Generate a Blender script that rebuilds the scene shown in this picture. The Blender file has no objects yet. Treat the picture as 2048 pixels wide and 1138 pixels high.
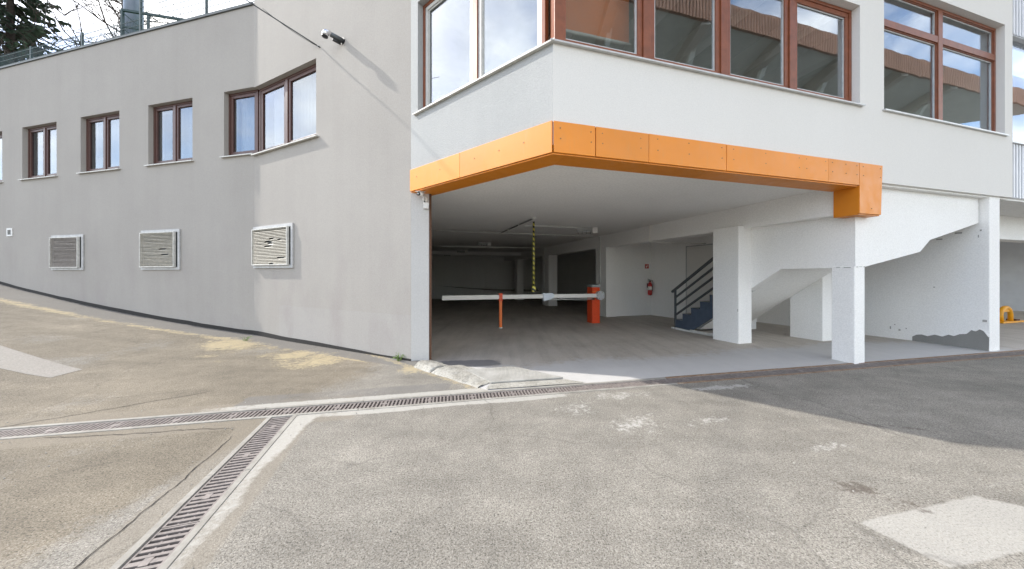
import bpy, bmesh, math, random
from mathutils import Vector, Matrix, noise
random.seed(7)
R = math.radians
S = bpy.context.scene
COL = S.collection

# ------------------------------------------------------------------ camera, sky, sun, exposure
cam_d = bpy.data.cameras.new('camera'); cam = bpy.data.objects.new('camera', cam_d); COL.objects.link(cam)
cam.location = (0, 0, 1.5); cam.rotation_euler = (R(90), 0, 0)
cam_d.sensor_width = 36.0; cam_d.lens = 632 / 2048 * 36.0
cam_d.shift_y = -24 / 2048
cam_d.clip_start = 0.05; cam_d.clip_end = 900
S.camera = cam

SUN_AZ, SUN_EL = -76.5, 39.0            # azimuth from +Y towards +X
world = bpy.data.worlds.new('World'); S.world = world; world.use_nodes = True
nt = world.node_tree; nt.nodes.clear()
def wn(t, **k):
    n = nt.nodes.new(t)
    for a, b in k.items(): setattr(n, a, b)
    return n
wo = wn('ShaderNodeOutputWorld'); bg = wn('ShaderNodeBackground')
sky = wn('ShaderNodeTexSky', sky_type='NISHITA', sun_disc=False)
sky.sun_elevation = R(SUN_EL); sky.sun_rotation = R(SUN_AZ % 360)
sky.altitude = 300; sky.air_density = 1.0; sky.dust_density = 1.0; sky.ozone_density = 1.5
tc = wn('ShaderNodeTexCoord'); sep = wn('ShaderNodeSeparateXYZ')
nt.links.new(tc.outputs['Generated'], sep.inputs[0])
zz = wn('ShaderNodeMath', operation='MAXIMUM'); zz.inputs[1].default_value = 0.0
nt.links.new(sep.outputs['Z'], zz.inputs[0])
za = wn('ShaderNodeMath', operation='ADD'); za.inputs[1].default_value = 0.35
nt.links.new(zz.outputs[0], za.inputs[0])
dv = wn('ShaderNodeVectorMath', operation='DIVIDE')
cz = wn('ShaderNodeCombineXYZ')
for i in range(3): nt.links.new(za.outputs[0], cz.inputs[i])
nt.links.new(tc.outputs['Generated'], dv.inputs[0]); nt.links.new(cz.outputs[0], dv.inputs[1])
cn = wn('ShaderNodeTexNoise'); cn.inputs['Scale'].default_value = 1.7; cn.inputs['Detail'].default_value = 9
cn.inputs['Roughness'].default_value = 0.56; cn.inputs['Distortion'].default_value = 0.25
nt.links.new(dv.outputs[0], cn.inputs['Vector'])
cr = wn('ShaderNodeValToRGB'); cr.color_ramp.elements[0].position = 0.42; cr.color_ramp.elements[1].position = 0.66
nt.links.new(cn.outputs['Fac'], cr.inputs['Fac'])
cn2 = wn('ShaderNodeTexNoise'); cn2.inputs['Scale'].default_value = 5; cn2.inputs['Detail'].default_value = 6
nt.links.new(dv.outputs[0], cn2.inputs['Vector'])
cc = wn('ShaderNodeValToRGB')
cc.color_ramp.elements[0].position = 0.3; cc.color_ramp.elements[0].color = (6.6, 6.5, 6.5, 1)
cc.color_ramp.elements[1].position = 0.65; cc.color_ramp.elements[1].color = (11.2, 10.9, 10.3, 1)
nt.links.new(cn2.outputs['Fac'], cc.inputs['Fac'])
mx = wn('ShaderNodeMixRGB')
nt.links.new(cr.outputs['Color'], mx.inputs['Fac']); nt.links.new(sky.outputs[0], mx.inputs[1]); nt.links.new(cc.outputs[0], mx.inputs[2])
nt.links.new(mx.outputs[0], bg.inputs['Color']); bg.inputs['Strength'].default_value = 0.15
nt.links.new(bg.outputs[0], wo.inputs['Surface'])

sl = bpy.data.lights.new('sun', 'SUN'); sun = bpy.data.objects.new('sun', sl); COL.objects.link(sun)
sl.energy = 2.2; sl.angle = R(0.9); sl.color = (1.0, 0.955, 0.88)
to_sun = Vector((math.sin(R(SUN_AZ)) * math.cos(R(SUN_EL)), math.cos(R(SUN_AZ)) * math.cos(R(SUN_EL)), math.sin(R(SUN_EL))))
sun.rotation_euler = to_sun.to_track_quat('Z', 'Y').to_euler(); sun.location = to_sun * 60
S.view_settings.view_transform = 'Standard'; S.view_settings.look = 'None'
S.view_settings.gamma = 1.0; S.view_settings.use_curve_mapping = False
S.view_settings.exposure = 1.4
S.cycles.max_bounces = 10; S.cycles.diffuse_bounces = 8; S.cycles.glossy_bounces = 3; S.cycles.transparent_max_bounces = 12

# ------------------------------------------------------------------ frames of the place (metres)
U = Vector((0.96414, 0.26539, 0)); V = Vector((-0.26539, 0.96414, 0)); Z = Vector((0, 0, 1))
C0 = Vector((0.468, 3.608, 0))                       # bay corner
K0 = Vector((-1.712, 5.356, 0)); DR = Vector((-0.89855, 0.43886, 0)); RL = 4.926
K1 = K0 + DR * RL; DL = Vector((-0.97220, 0.23416, 0))
nR = Vector((0.43886, 0.89855, 0)); nL = Vector((0.23416, 0.97220, 0))     # inward
BLv = (K0 - C0); BLL = BLv.length; BLd = BLv.normalized(); nB = Vector((BLd.y, -BLd.x, 0))
if nB.dot(V) < 0: nB = -nB
def Bf(u, v, z): return C0 + U * u + V * v + Z * z
def Rf(t, b, z): return K0 + DR * t + nR * b + Z * z       # t from bay corner to bend, b inward
def Lf(s, b, z): return K1 + DL * s + nL * b + Z * z       # s from bend to the left
def Wf(s, b, z): return C0 + BLd * s + nB * b + Z * z      # slanted bay wall, s from corner
def fz(v): return -0.03 * max(0.0, v - 1.0)                # garage floor falls slightly inwards

def gz(x, y):
    p = -(x - K0.x) * 0.97 + (y - 5.36) * 0.25
    if p < 3.2: return 0.0
    if p < 4.95: return 0.03 * ((p - 3.2) / 1.75) ** 2
    q = min(p - 4.95, 13)
    return 0.03 + 0.065 * q + 0.0045 * q * q + 0.12 * max(0, min(p, 60) - 17.95)

# ------------------------------------------------------------------ mesh builder
class MB:
    def __init__(s): s.v = []; s.f = []
    def quad(s, *p):
        i = len(s.v); s.v += [tuple(x) for x in p]; s.f.append(tuple(range(i, i + len(p)))); return s
    def box(s, fn, a0, a1, b0, b1, c0, c1):
        i = len(s.v)
        for c in (c0, c1):
            for a, b in ((a0, b0), (a1, b0), (a1, b1), (a0, b1)): s.v.append(tuple(fn(a, b, c)))
        for f in ((3, 2, 1, 0), (4, 5, 6, 7), (0, 1, 5, 4), (1, 2, 6, 5), (2, 3, 7, 6), (3, 0, 4, 7)):
            s.f.append(tuple(i + k for k in f))
        return s
    def prism(s, pts0, pts1):
        n = len(pts0); i = len(s.v); s.v += [tuple(p) for p in pts0] + [tuple(p) for p in pts1]
        s.f.append(tuple(i + k for k in range(n))); s.f.append(tuple(i + n + k for k in reversed(range(n))))
        for k in range(n):
            j = (k + 1) % n; s.f.append((i + k, i + n + k, i + n + j, i + j))
        return s
    def bar(s, p, q, w, h=None, up=Z):
        h = h or w; p = Vector(p); q = Vector(q); d = (q - p).normalized()
        a = d.cross(up)
        if a.length < 1e-4: a = d.cross(Vector((1, 0, 0)))
        a.normalize(); b = a.cross(d)
        c = [a * w / 2 + b * h / 2, -a * w / 2 + b * h / 2, -a * w / 2 - b * h / 2, a * w / 2 - b * h / 2]
        return s.prism([p + x for x in c], [q + x for x in c])
    def tube(s, path, r, n=8, caps=True):
        path = [Vector(p) for p in path]; rs = r if isinstance(r, (list, tuple)) else [r] * len(path)
        base = len(s.v); pa = None
        for k, p in enumerate(path):
            d = (path[min(k + 1, len(path) - 1)] - path[max(k - 1, 0)]).normalized()
            if pa is None:
                a = d.cross(Z)
                if a.length < 1e-3: a = d.cross(Vector((1, 0, 0)))
            else: a = pa - d * pa.dot(d)
            a.normalize(); pa = a; b = d.cross(a)
            for j in range(n):
                t = 2 * math.pi * j / n; s.v.append(tuple(p + (a * math.cos(t) + b * math.sin(t)) * rs[k]))
        for k in range(len(path) - 1):
            for j in range(n):
                s.f.append((base + k * n + j, base + k * n + (j + 1) % n, base + (k + 1) * n + (j + 1) % n, base + (k + 1) * n + j))
        if caps:
            s.f.append(tuple(base + j for j in reversed(range(n))))
            s.f.append(tuple(base + (len(path) - 1) * n + j for j in range(n)))
        return s
    def mesh(s, name, merge=False):
        m = bpy.data.meshes.new(name); m.from_pydata(s.v, [], s.f)
        bm = bmesh.new(); bm.from_mesh(m)
        if merge: bmesh.ops.remove_doubles(bm, verts=bm.verts, dist=2e-5)
        bmesh.ops.recalc_face_normals(bm, faces=bm.faces); bm.to_mesh(m); bm.free()
        return m
    def build(s, name, mat, parent=None, smooth=False, bevel=0, **props):
        return add(name, s.mesh(name, smooth), mat, parent, smooth, bevel, **props)

def wloc(o):
    l = Vector(o.location)
    return l if o.parent is None else l
def add(name, me, mat, parent=None, smooth=False, bevel=0, **props):
    o = bpy.data.objects.new(name, me); COL.objects.link(o)
    if mat is not None: me.materials.append(M[mat] if isinstance(mat, str) else mat)
    if smooth:
        for p in me.polygons: p.use_smooth = True
    if parent is not None:
        o.parent = parent
        if parent.parent is None: o.matrix_parent_inverse = Matrix.Translation(-Vector(parent.location))
    if bevel:
        b = o.modifiers.new('bevel', 'BEVEL'); b.width = bevel; b.segments = 2; b.limit_method = 'ANGLE'; b.angle_limit = R(40)
    for k, v in props.items(): o[k] = v
    return o
def thing(name, loc, label, cat, group=None):
    o = bpy.data.objects.new(name, None); COL.objects.link(o); o.location = loc; o.empty_display_size = 0.2
    o['label'] = label; o['category'] = cat
    if group: o['group'] = group
    return o
def dup(o, parent):                                   # linked copy of a part (shares mesh)
    c = o.copy(); COL.objects.link(c); c.parent = parent
    return c
def wall_holes(fn, a0, a1, c0, c1, holes, b0, b1):
    m = MB()
    As = sorted({a0, a1, *[x for h in holes for x in h[:2] if a0 < x < a1]})
    Cs = sorted({c0, c1, *[x for h in holes for x in h[2:] if c0 < x < c1]})
    # refine large cells a little
    def solid(i, j):
        if i < 0 or j < 0 or i >= len(As) - 1 or j >= len(Cs) - 1: return False
        a = (As[i] + As[i + 1]) / 2; c = (Cs[j] + Cs[j + 1]) / 2
        return not any(h[0] < a < h[1] and h[2] < c < h[3] for h in holes)
    for i in range(len(As) - 1):
        for j in range(len(Cs) - 1):
            if not solid(i, j): continue
            x0, x1, y0, y1 = As[i], As[i + 1], Cs[j], Cs[j + 1]
            m.quad(fn(x0, b0, y0), fn(x1, b0, y0), fn(x1, b0, y1), fn(x0, b0, y1))
            m.quad(fn(x0, b1, y0), fn(x0, b1, y1), fn(x1, b1, y1), fn(x1, b1, y0))
            if not solid(i - 1, j): m.quad(fn(x0, b0, y0), fn(x0, b0, y1), fn(x0, b1, y1), fn(x0, b1, y0))
            if not solid(i + 1, j): m.quad(fn(x1, b0, y0), fn(x1, b1, y0), fn(x1, b1, y1), fn(x1, b0, y1))
            if not solid(i, j - 1): m.quad(fn(x0, b0, y0), fn(x0, b1, y0), fn(x1, b1, y0), fn(x1, b0, y0))
            if not solid(i, j + 1): m.quad(fn(x0, b0, y1), fn(x1, b0, y1), fn(x1, b1, y1), fn(x0, b1, y1))
    me = m.mesh('wall')
    bm = bmesh.new(); bm.from_mesh(me); bmesh.ops.remove_doubles(bm, verts=bm.verts, dist=1e-4)
    bmesh.ops.recalc_face_normals(bm, faces=bm.faces); bm.to_mesh(me); bm.free()
    return me

# ------------------------------------------------------------------ materials
M = {}
class N:
    def __init__(s, name):
        s.m = bpy.data.materials.new(name); s.m.use_nodes = True; s.t = s.m.node_tree
        s.b = s.t.nodes['Principled BSDF']; s.o = s.t.nodes['Material Output']; M[name] = s.m
        s.pos = s.n('ShaderNodeNewGeometry').outputs['Position']
    def n(s, t, **k):
        x = s.t.nodes.new(t)
        for a, b in k.items(): setattr(x, a, b)
        return x
    def l(s, a, b): s.t.links.new(a, b)
    def map(s, scale=(1, 1, 1), vec=None, rot=0):
        m = s.n('ShaderNodeMapping'); m.inputs['Scale'].default_value = scale; m.inputs['Rotation'].default_value = (0, 0, rot)
        s.l(vec or s.pos, m.inputs['Vector']); return m.outputs[0]
    def noise(s, scale, detail=4, rough=0.55, vec=None, dist=0):
        x = s.n('ShaderNodeTexNoise'); x.inputs['Scale'].default_value = scale; x.inputs['Detail'].default_value = detail
        x.inputs['Roughness'].default_value = rough; x.inputs['Distortion'].default_value = dist
        s.l(vec or s.pos, x.inputs['Vector']); return x.outputs['Fac']
    def vor(s, scale, vec=None, feature='F1', out='Distance'):
        x = s.n('ShaderNodeTexVoronoi'); x.feature = feature; x.inputs['Scale'].default_value = scale
        s.l(vec or s.pos, x.inputs['Vector']); return x.outputs[out]
    def ramp(s, fac, *st):
        r = s.n('ShaderNodeValToRGB'); e = r.color_ramp.elements
        while len(e) < len(st): e.new(0.5)
        for k, (p, c) in enumerate(st):
            e[k].position = p; e[k].color = (*c, 1) if isinstance(c, tuple) else (c, c, c, 1)
        s.l(fac, r.inputs['Fac']); return r.outputs['Color']
    def mix(s, fac, a, b, mode='MIX'):
        x = s.n('ShaderNodeMixRGB', blend_type=mode)
        for i, v in ((0, fac), (1, a), (2, b)):
            if isinstance(v, (int, float)): x.inputs[i].default_value = v if i == 0 else (v, v, v, 1)
            elif isinstance(v, tuple): x.inputs[i].default_value = (*v, 1)
            else: s.l(v, x.inputs[i])
        return x.outputs[0]
    def math(s, op, a, b=0.0):
        x = s.n('ShaderNodeMath', operation=op)
        for i, v in ((0, a), (1, b)):
            if isinstance(v, (int, float)): x.inputs[i].default_value = v
            else: s.l(v, x.inputs[i])
        return x.outputs[0]
    def attr(s, name):
        a = s.n('ShaderNodeAttribute'); a.attribute_name = name; return a.outputs['Fac']
    def col(s, c): 
        if isinstance(c, tuple): s.b.inputs['Base Color'].default_value = (*c, 1)
        else: s.l(c, s.b.inputs['Base Color'])
        return s
    def rough(s, r):
        if isinstance(r, (int, float)): s.b.inputs['Roughness'].default_value = r
        else: s.l(r, s.b.inputs['Roughness'])
        return s
    def bump(s, h, strength, dist, prev=None):
        x = s.n('ShaderNodeBump'); x.inputs['Strength'].default_value = strength; x.inputs['Distance'].default_value = dist
        s.l(h, x.inputs['Height'])
        if prev is not None: s.l(prev, x.inputs['Normal'])
        s.l(x.outputs[0], s.b.inputs['Normal']); return x.outputs[0]
def simple(name, c, r=0.5, metal=0.0, var=0.0, vs=6.0, bump=0.0, bs=60.0):
    m = N(name); m.rough(r); m.b.inputs['Metallic'].default_value = metal
    if var:
        k = m.ramp(m.noise(vs, 5, 0.6), (0.3, 1 - var), (0.7, 1 + var * 0.4)); m.col(m.mix(1.0, c, k, 'MULTIPLY'))
    else: m.col(c)
    if bump: m.bump(m.noise(bs, 3), bump, 0.004)
    return m
def plaster(name, c, stain, dirt=0.25, grain=90.0, bstr=0.35, extra=None):
    m = N(name); m.rough(0.92); m.b.inputs['Specular IOR Level'].default_value = 0.2
    big = m.ramp(m.noise(0.55, 5, 0.6), (0.35, 0.0), (0.7, 1.0))
    streak = m.ramp(m.noise(1.0, 6, 0.65, m.map((2.6, 2.6, 0.16))), (0.42, 0.0), (0.75, 1.0))
    fine = m.ramp(m.noise(grain, 3, 0.6), (0.3, 0.90), (0.7, 1.05))
    k = m.math('MULTIPLY', m.math('ADD', m.math('MULTIPLY', big, 0.55), m.math('MULTIPLY', streak, 0.35)), dirt * 2.4)
    base = m.mix(k, c, stain)
    if extra: base = extra(m, base)
    m.col(m.mix(1.0, base, fine, 'MULTIPLY'))
    b1 = m.bump(m.noise(grain, 4, 0.7), bstr, 0.006)
    m.bump(m.noise(2.2, 4), 0.12, 0.02, b1)
    return m
def wing_extra(m, base):
    sx = m.n('ShaderNodeSeparateXYZ'); m.l(m.pos, sx.inputs[0])
    zed = m.math('ADD', sx.outputs['Z'], m.math('MULTIPLY', m.noise(3.0, 3), 0.06))
    band = m.math('MULTIPLY', m.math('LESS_THAN', zed, 0.80), m.math('GREATER_THAN', sx.outputs['X'], -5.2))
    base = m.mix(m.math('MULTIPLY', band, 0.3), base, (0.40, 0.385, 0.375))
    pk = m.ramp(m.noise(1.3, 4, 0.6, m.map((1, 1, 0.5))), (0.5, 0.0), (0.72, 1.0))
    low = m.ramp(m.math('MULTIPLY', zed, 0.2), (0.1, 1.0), (0.75, 0.0))
    return m.mix(m.math('MULTIPLY', m.math('MULTIPLY', pk, low), 0.5), base, (0.30, 0.27, 0.26))
plaster('wing_plaster', (0.385, 0.362, 0.334), (0.295, 0.275, 0.252), 0.24, 60, 0.5, wing_extra)
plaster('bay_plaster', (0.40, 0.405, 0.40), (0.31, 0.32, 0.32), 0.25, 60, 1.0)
plaster('facade_plaster', (0.71, 0.69, 0.655), (0.64, 0.615, 0.575), 0.16, 120, 0.15)
plaster('garage_white', (0.87, 0.86, 0.84), (0.75, 0.73, 0.69), 0.2, 50, 0.25)
plaster('garage_soffit', (0.86, 0.85, 0.825), (0.74, 0.73, 0.71), 0.25, 30, 0.3)
plaster('jamb_plaster', (0.56, 0.55, 0.535), (0.46, 0.45, 0.435), 0.22, 60, 0.4)
plaster('chip_grey', (0.40, 0.39, 0.37), (0.30, 0.29, 0.27), 0.3, 80, 0.8)
plaster('mortar', (0.27, 0.265, 0.25), (0.2, 0.195, 0.18), 0.3, 80, 0.8)
def orange_mat(name, c):
    m = N(name); m.rough(m.ramp(m.noise(7, 4), (0.3, 0.38), (0.7, 0.55)))
    k = m.ramp(m.noise(1.2, 6, 0.65), (0.3, 0.93), (0.7, 1.04))
    d = m.ramp(m.noise(14, 6, 0.7, m.map((1, 1, 0.25))), (0.55, 0.0), (0.85, 0.35))
    oi = m.n('ShaderNodeObjectInfo'); rv = m.ramp(oi.outputs['Random'], (0.0, 0.90), (1.0, 1.06))
    m.col(m.mix(1.0, m.mix(d, m.mix(1.0, c, k, 'MULTIPLY'), (0.50, 0.27, 0.10)), rv, 'MULTIPLY'))
    m.bump(m.noise(3, 3), 0.05, 0.01)
orange_mat('orange_panel', (0.69, 0.228, 0.011))
simple('red_wood', (0.215, 0.062, 0.024), 0.42, 0, 0.25, 9, 0.15, 40)
simple('brown_wood', (0.085, 0.036, 0.027), 0.42, 0, 0.22, 9, 0.12, 40)
simple('pale_sash', (0.5, 0.49, 0.46), 0.5, 0, 0.15)
simple('zinc', (0.55, 0.55, 0.54), 0.4, 0.6, 0.15, 12)
simple('white_metal', (0.68, 0.68, 0.66), 0.45, 0, 0.12, 8)
simple('vent_grey', (0.47, 0.47, 0.465), 0.5, 0, 0.2, 10)
simple('dark_coping', (0.10, 0.11, 0.11), 0.5, 0.3, 0.2, 6)
simple('dirty_white_metal', (0.60, 0.59, 0.55), 0.5, 0, 0.25, 14, 0.1, 30)
simple('dark_void', (0.012, 0.012, 0.012), 0.9)
simple('gap_shade', (0.025, 0.023, 0.021), 0.85, 0, 0.3, 20, 0.6, 40)
simple('rust', (0.115, 0.055, 0.03), 0.8, 0.1, 0.4, 25, 0.4, 60)
simple('cast_iron', (0.235, 0.205, 0.19), 0.65, 0.1, 0.35, 20, 0.3, 90)
simple('grey_steel', (0.10, 0.11, 0.115), 0.45, 0.3, 0.15)
simple('blue_steel', (0.066, 0.090, 0.128), 0.42, 0, 0.2, 7)
simple('dark_green_steel', (0.022, 0.05, 0.05), 0.5, 0, 0.2)
simple('barrier_red', (0.72, 0.075, 0.018), 0.35, 0, 0.12, 10)
simple('barrier_orange', (0.78, 0.17, 0.03), 0.4, 0, 0.12, 10)
simple('barrier_white', (0.80, 0.78, 0.74), 0.4, 0, 0.06)
simple('bracket_blue', (0.68, 0.74, 0.82), 0.4)
simple('disc_grey', (0.46, 0.48, 0.49), 0.45, 0.0, 0.1)
simple('conduit_grey', (0.66, 0.66, 0.63), 0.5, 0, 0.1)
simple('conduit_dark', (0.14, 0.14, 0.14), 0.5)
simple('lamp_glass', (0.45, 0.46, 0.45), 0.2)
simple('black_plastic', (0.018, 0.018, 0.02), 0.4)
simple('ext_red', (0.52, 0.03, 0.03), 0.3, 0, 0.1)
simple('sign_red', (0.45, 0.03, 0.025), 0.45)
simple('chrome', (0.7, 0.7, 0.72), 0.18, 1.0)
simple('lock_yellow', (0.80, 0.36, 0.01), 0.4, 0, 0.2, 9)
simple('curtain', (0.74, 0.73, 0.72), 0.9, 0, 0.08, 3)
simple('orange_curtain', (0.78, 0.22, 0.06), 0.8, 0, 0.15, 3)
simple('room_wall', (0.66, 0.66, 0.60), 0.9, 0, 0.1, 2)
simple('room_floor', (0.2, 0.15, 0.1), 0.6, 0, 0.2, 3)
simple('mast_blue', (0.20, 0.24, 0.31), 0.4, 0.5, 0.15, 3)
simple('clad_white', (0.66, 0.67, 0.69), 0.4, 0.0, 0.08, 3)
simple('canopy_grey', (0.60, 0.63, 0.59), 0.7, 0, 0.12, 1)
simple('canopy_brown', (0.23, 0.12, 0.075), 0.75, 0, 0.3, 2)
simple('canopy_slat', (0.30, 0.18, 0.13), 0.8, 0, 0.2, 2)
simple('canopy_wall', (0.52, 0.50, 0.45), 0.9, 0, 0.15, 1)
simple('turf', (0.06, 0.16, 0.05), 0.9, 0, 0.3, 9)
simple('cable_black', (0.03, 0.03, 0.03), 0.55)
simple('bark', (0.05, 0.038, 0.03), 0.95, 0, 0.4, 15, 0.8, 20)
simple('weed_green', (0.13, 0.22, 0.035), 0.6, 0, 0.3, 30)
simple('screw', (0.22, 0.12, 0.05), 0.5, 0.4)
simple('roof_grey', (0.5, 0.51, 0.48), 0.9, 0, 0.2, 3)
simple('clear_lid', (0.36, 0.38, 0.38), 0.15)

def needle_mat():
    m = N('needles'); m.rough(0.75)
    m.col(m.ramp(m.noise(1.4, 4), (0.3, (0.016, 0.032, 0.018)), (0.7, (0.05, 0.085, 0.042))))
needle_mat()
def glass_mat(name, tint, base):
    m = N(name); t = m.t; t.nodes.remove(m.b)
    tr = m.n('ShaderNodeBsdfTransparent'); tr.inputs[0].default_value = (*tint, 1)
    gl = m.n('ShaderNodeBsdfGlossy'); gl.inputs['Roughness'].default_value = 0.008
    gl.inputs['Color'].default_value = (0.72, 0.77, 0.83, 1)
    fr = m.n('ShaderNodeLayerWeight'); fr.inputs['Blend'].default_value = 0.5
    bp = m.n('ShaderNodeBump'); bp.inputs['Strength'].default_value = 0.05; bp.inputs['Distance'].default_value = 0.03
    m.l(m.noise(0.9, 2), bp.inputs['Height']); m.l(bp.outputs[0], gl.inputs['Normal'])
    f = m.math('MINIMUM', m.math('ADD', m.math('MULTIPLY', m.math('POWER', fr.outputs['Facing'], 4.0), 0.5), base), 0.97)
    mxs = m.n('ShaderNodeMixShader'); m.l(f, mxs.inputs[0]); m.l(tr.outputs[0], mxs.inputs[1]); m.l(gl.outputs[0], mxs.inputs[2])
    m.l(mxs.outputs[0], m.o.inputs['Surface'])
glass_mat('glass', (0.90, 0.92, 0.91), 0.22)
glass_mat('wing_glass', (0.72, 0.74, 0.75), 0.16)
def stripe_mat():
    m = N('warning_stripe'); m.rough(0.5)
    sx = m.n('ShaderNodeSeparateXYZ'); m.l(m.pos, sx.inputs[0])
    ang = m.math('ADD', m.math('MULTIPLY', sx.outputs['Z'], 8.0), m.math('MULTIPLY', sx.outputs['X'], 5.0))
    fr = m.math('FRACT', ang); m.col(m.mix(m.math('GREATER_THAN', fr, 0.48), (0.015, 0.015, 0.012), (0.62, 0.55, 0.10)))
stripe_mat()

def asphalt():
    m = N('asphalt'); m.rough(0.93); m.b.inputs['Specular IOR Level'].default_value = 0.25
    agg = m.vor(190)
    cell = m.vor(190, None, 'F1', 'Color')
    sepc = m.n('ShaderNodeSeparateColor'); m.l(cell, sepc.inputs[0])
    stone = m.ramp(sepc.outputs[0], (0.0, (0.21, 0.190, 0.160)), (0.55, (0.300, 0.275, 0.236)), (0.86, (0.345, 0.319, 0.277)), (1.0, (0.42, 0.39, 0.345)))
    pit = m.ramp(m.noise(88, 5, 0.72), (0.36, 0.30), (0.49, 1.0))
    speck = m.ramp(m.noise(52, 4, 0.7), (0.29, 0.45), (0.36, 1.0))
    c = m.mix(1.0, m.mix(1.0, stone, pit, 'MULTIPLY'), m.mix(1.0, speck, (0.93, 0.94, 0.945), 'MULTIPLY'), 'MULTIPLY')
    big = m.ramp(m.noise(0.45, 6, 0.62), (0.3, 0.80), (0.7, 1.14))
    tyre = m.ramp(m.noise(1.0, 5, 0.6, m.map((0.35, 2.2, 1), rot=R(-12))), (0.35, 0.86), (0.65, 1.06)); big = m.mix(1.0, big, tyre, 'MULTIPLY')
    c = m.mix(1.0, c, big, 'MULTIPLY')
    mid = m.ramp(m.noise(3.2, 6, 0.7), (0.3, 0.80), (0.7, 1.10)); c = m.mix(1.0, c, mid, 'MULTIPLY')
    br = m.noise(26, 5, 0.7); br2 = m.noise(7, 5, 0.7)
    def mask(name, soft=0.5):
        a = m.attr(name); s_ = m.math('ADD', m.math('MULTIPLY', br, soft), m.math('MULTIPLY', br2, soft))
        return m.ramp(m.math('SUBTRACT', m.math('ADD', a, s_), soft), (0.40, 0.0), (0.66, 1.0))
    c = m.mix(mask('brown', 0.5), c, m.mix(1.0, c, (0.80, 0.745, 0.66), 'MULTIPLY'))
    c = m.mix(m.math('MULTIPLY', mask('dusty', 0.5), 0.5), c, (0.235, 0.205, 0.162))
    c = m.mix(m.math('MULTIPLY', mask('smooth', 0.4), 0.75), c, m.mix(m.noise(60, 3), (0.12, 0.115, 0.108), (0.19, 0.182, 0.17)))
    grit = m.ramp(m.noise(130, 4, 0.75), (0.36, 0.30), (0.52, 1.0)); strk = m.ramp(m.noise(6, 5, 0.7, m.map((0.8, 3.0, 1), rot=R(20))), (0.32, 0.35), (0.52, 1.0))
    c = m.mix(m.math('MULTIPLY', m.math('MULTIPLY', mask('sand', 1.0), 0.9), m.math('MULTIPLY', grit, strk)), c, m.mix(m.noise(90, 3), (0.34, 0.275, 0.155), (0.48, 0.405, 0.26)))
    c = m.mix(m.math('MULTIPLY', mask('cement', 0.6), 0.8), c, m.mix(m.noise(40, 4), (0.33, 0.315, 0.28), (0.48, 0.465, 0.43)))
    c = m.mix(m.math('MULTIPLY', mask('scuff', 1.2), 0.5), c, (0.55, 0.535, 0.50))
    c = m.mix(m.math('MULTIPLY', mask('paint', 0.35), m.math('MULTIPLY', m.ramp(m.noise(80, 4, 0.7), (0.34, 0.12), (0.47, 0.62)), 1.0)), c, m.mix(m.noise(90, 3), (0.38, 0.365, 0.33), (0.47, 0.455, 0.42)))
    c = m.mix(m.math('MULTIPLY', mask('oil', 1.3), 0.62), c, (0.070, 0.052, 0.040))
    cv = m.n('ShaderNodeTexVoronoi'); cv.feature = 'DISTANCE_TO_EDGE'; cv.inputs['Scale'].default_value = 0.55
    wob = m.n('ShaderNodeVectorMath', operation='ADD'); nz = m.n('ShaderNodeTexNoise'); nz.inputs['Scale'].default_value = 0.9; nz.inputs['Detail'].default_value = 5
    m.l(m.pos, nz.inputs['Vector']); m.l(m.pos, wob.inputs[0]); m.l(nz.outputs['Color'], wob.inputs[1]); m.l(wob.outputs[0], cv.inputs['Vector'])
    crack = m.math('MULTIPLY', m.ramp(cv.outputs['Distance'], (0.0, 1.0), (0.010, 0.0)), m.ramp(m.noise(0.5, 2), (0.46, 0.0), (0.54, 1.0)))
    c = m.mix(m.math('MULTIPLY', crack, 0.3), c, (0.05, 0.045, 0.04))
    m.col(c)
    h = m.math('ADD', m.math('MULTIPLY', m.ramp(agg, (0.0, 1.0), (0.7, 0.0)), 0.6), m.math('MULTIPLY', pit, 0.9))
    b1 = m.bump(h, 0.4, 0.005)
    m.bump(m.noise(9, 4), 0.25, 0.02, b1)
asphalt()
def floor_mat():
    m = N('garage_concrete'); m.rough(m.ramp(m.noise(3, 4), (0.3, 0.6), (0.7, 0.9)))
    c = m.ramp(m.noise(0.7, 6, 0.65), (0.3, (0.40, 0.36, 0.31)), (0.7, (0.50, 0.46, 0.41)))
    tr = m.ramp(m.noise(1.4, 5, 0.6, m.map((3.2, 0.35, 1), rot=R(-8))), (0.44, 0.0), (0.72, 0.5))
    c = m.mix(tr, c, (0.27, 0.24, 0.21))
    sp = m.ramp(m.noise(70, 4, 0.7), (0.34, 0.72), (0.55, 1.06)); c = m.mix(1.0, c, sp, 'MULTIPLY')
    br = m.noise(9, 6, 0.7)
    def mask(name, soft):
        return m.ramp(m.math('SUBTRACT', m.math('ADD', m.attr(name), m.math('MULTIPLY', br, soft)), soft * 0.5), (0.40, 0.0), (0.60, 1.0))
    c = m.mix(m.math('MULTIPLY', mask('pale', 0.9), 0.75), c, m.mix(m.noise(60, 3), (0.43, 0.43, 0.43), (0.53, 0.53, 0.525)))
    c = m.mix(m.math('MULTIPLY', mask('tar', 0.6), 0.8), c, m.mix(m.noise(60, 3), (0.085, 0.085, 0.09), (0.17, 0.17, 0.18)))
    c = m.mix(m.math('MULTIPLY', mask('line', 0.25), 0.22), c, (0.5, 0.49, 0.46))
    m.col(c); b1 = m.bump(m.noise(60, 5, 0.7), 0.5, 0.006); m.bump(m.noise(5, 4), 0.2, 0.02, b1)
floor_mat()
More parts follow.
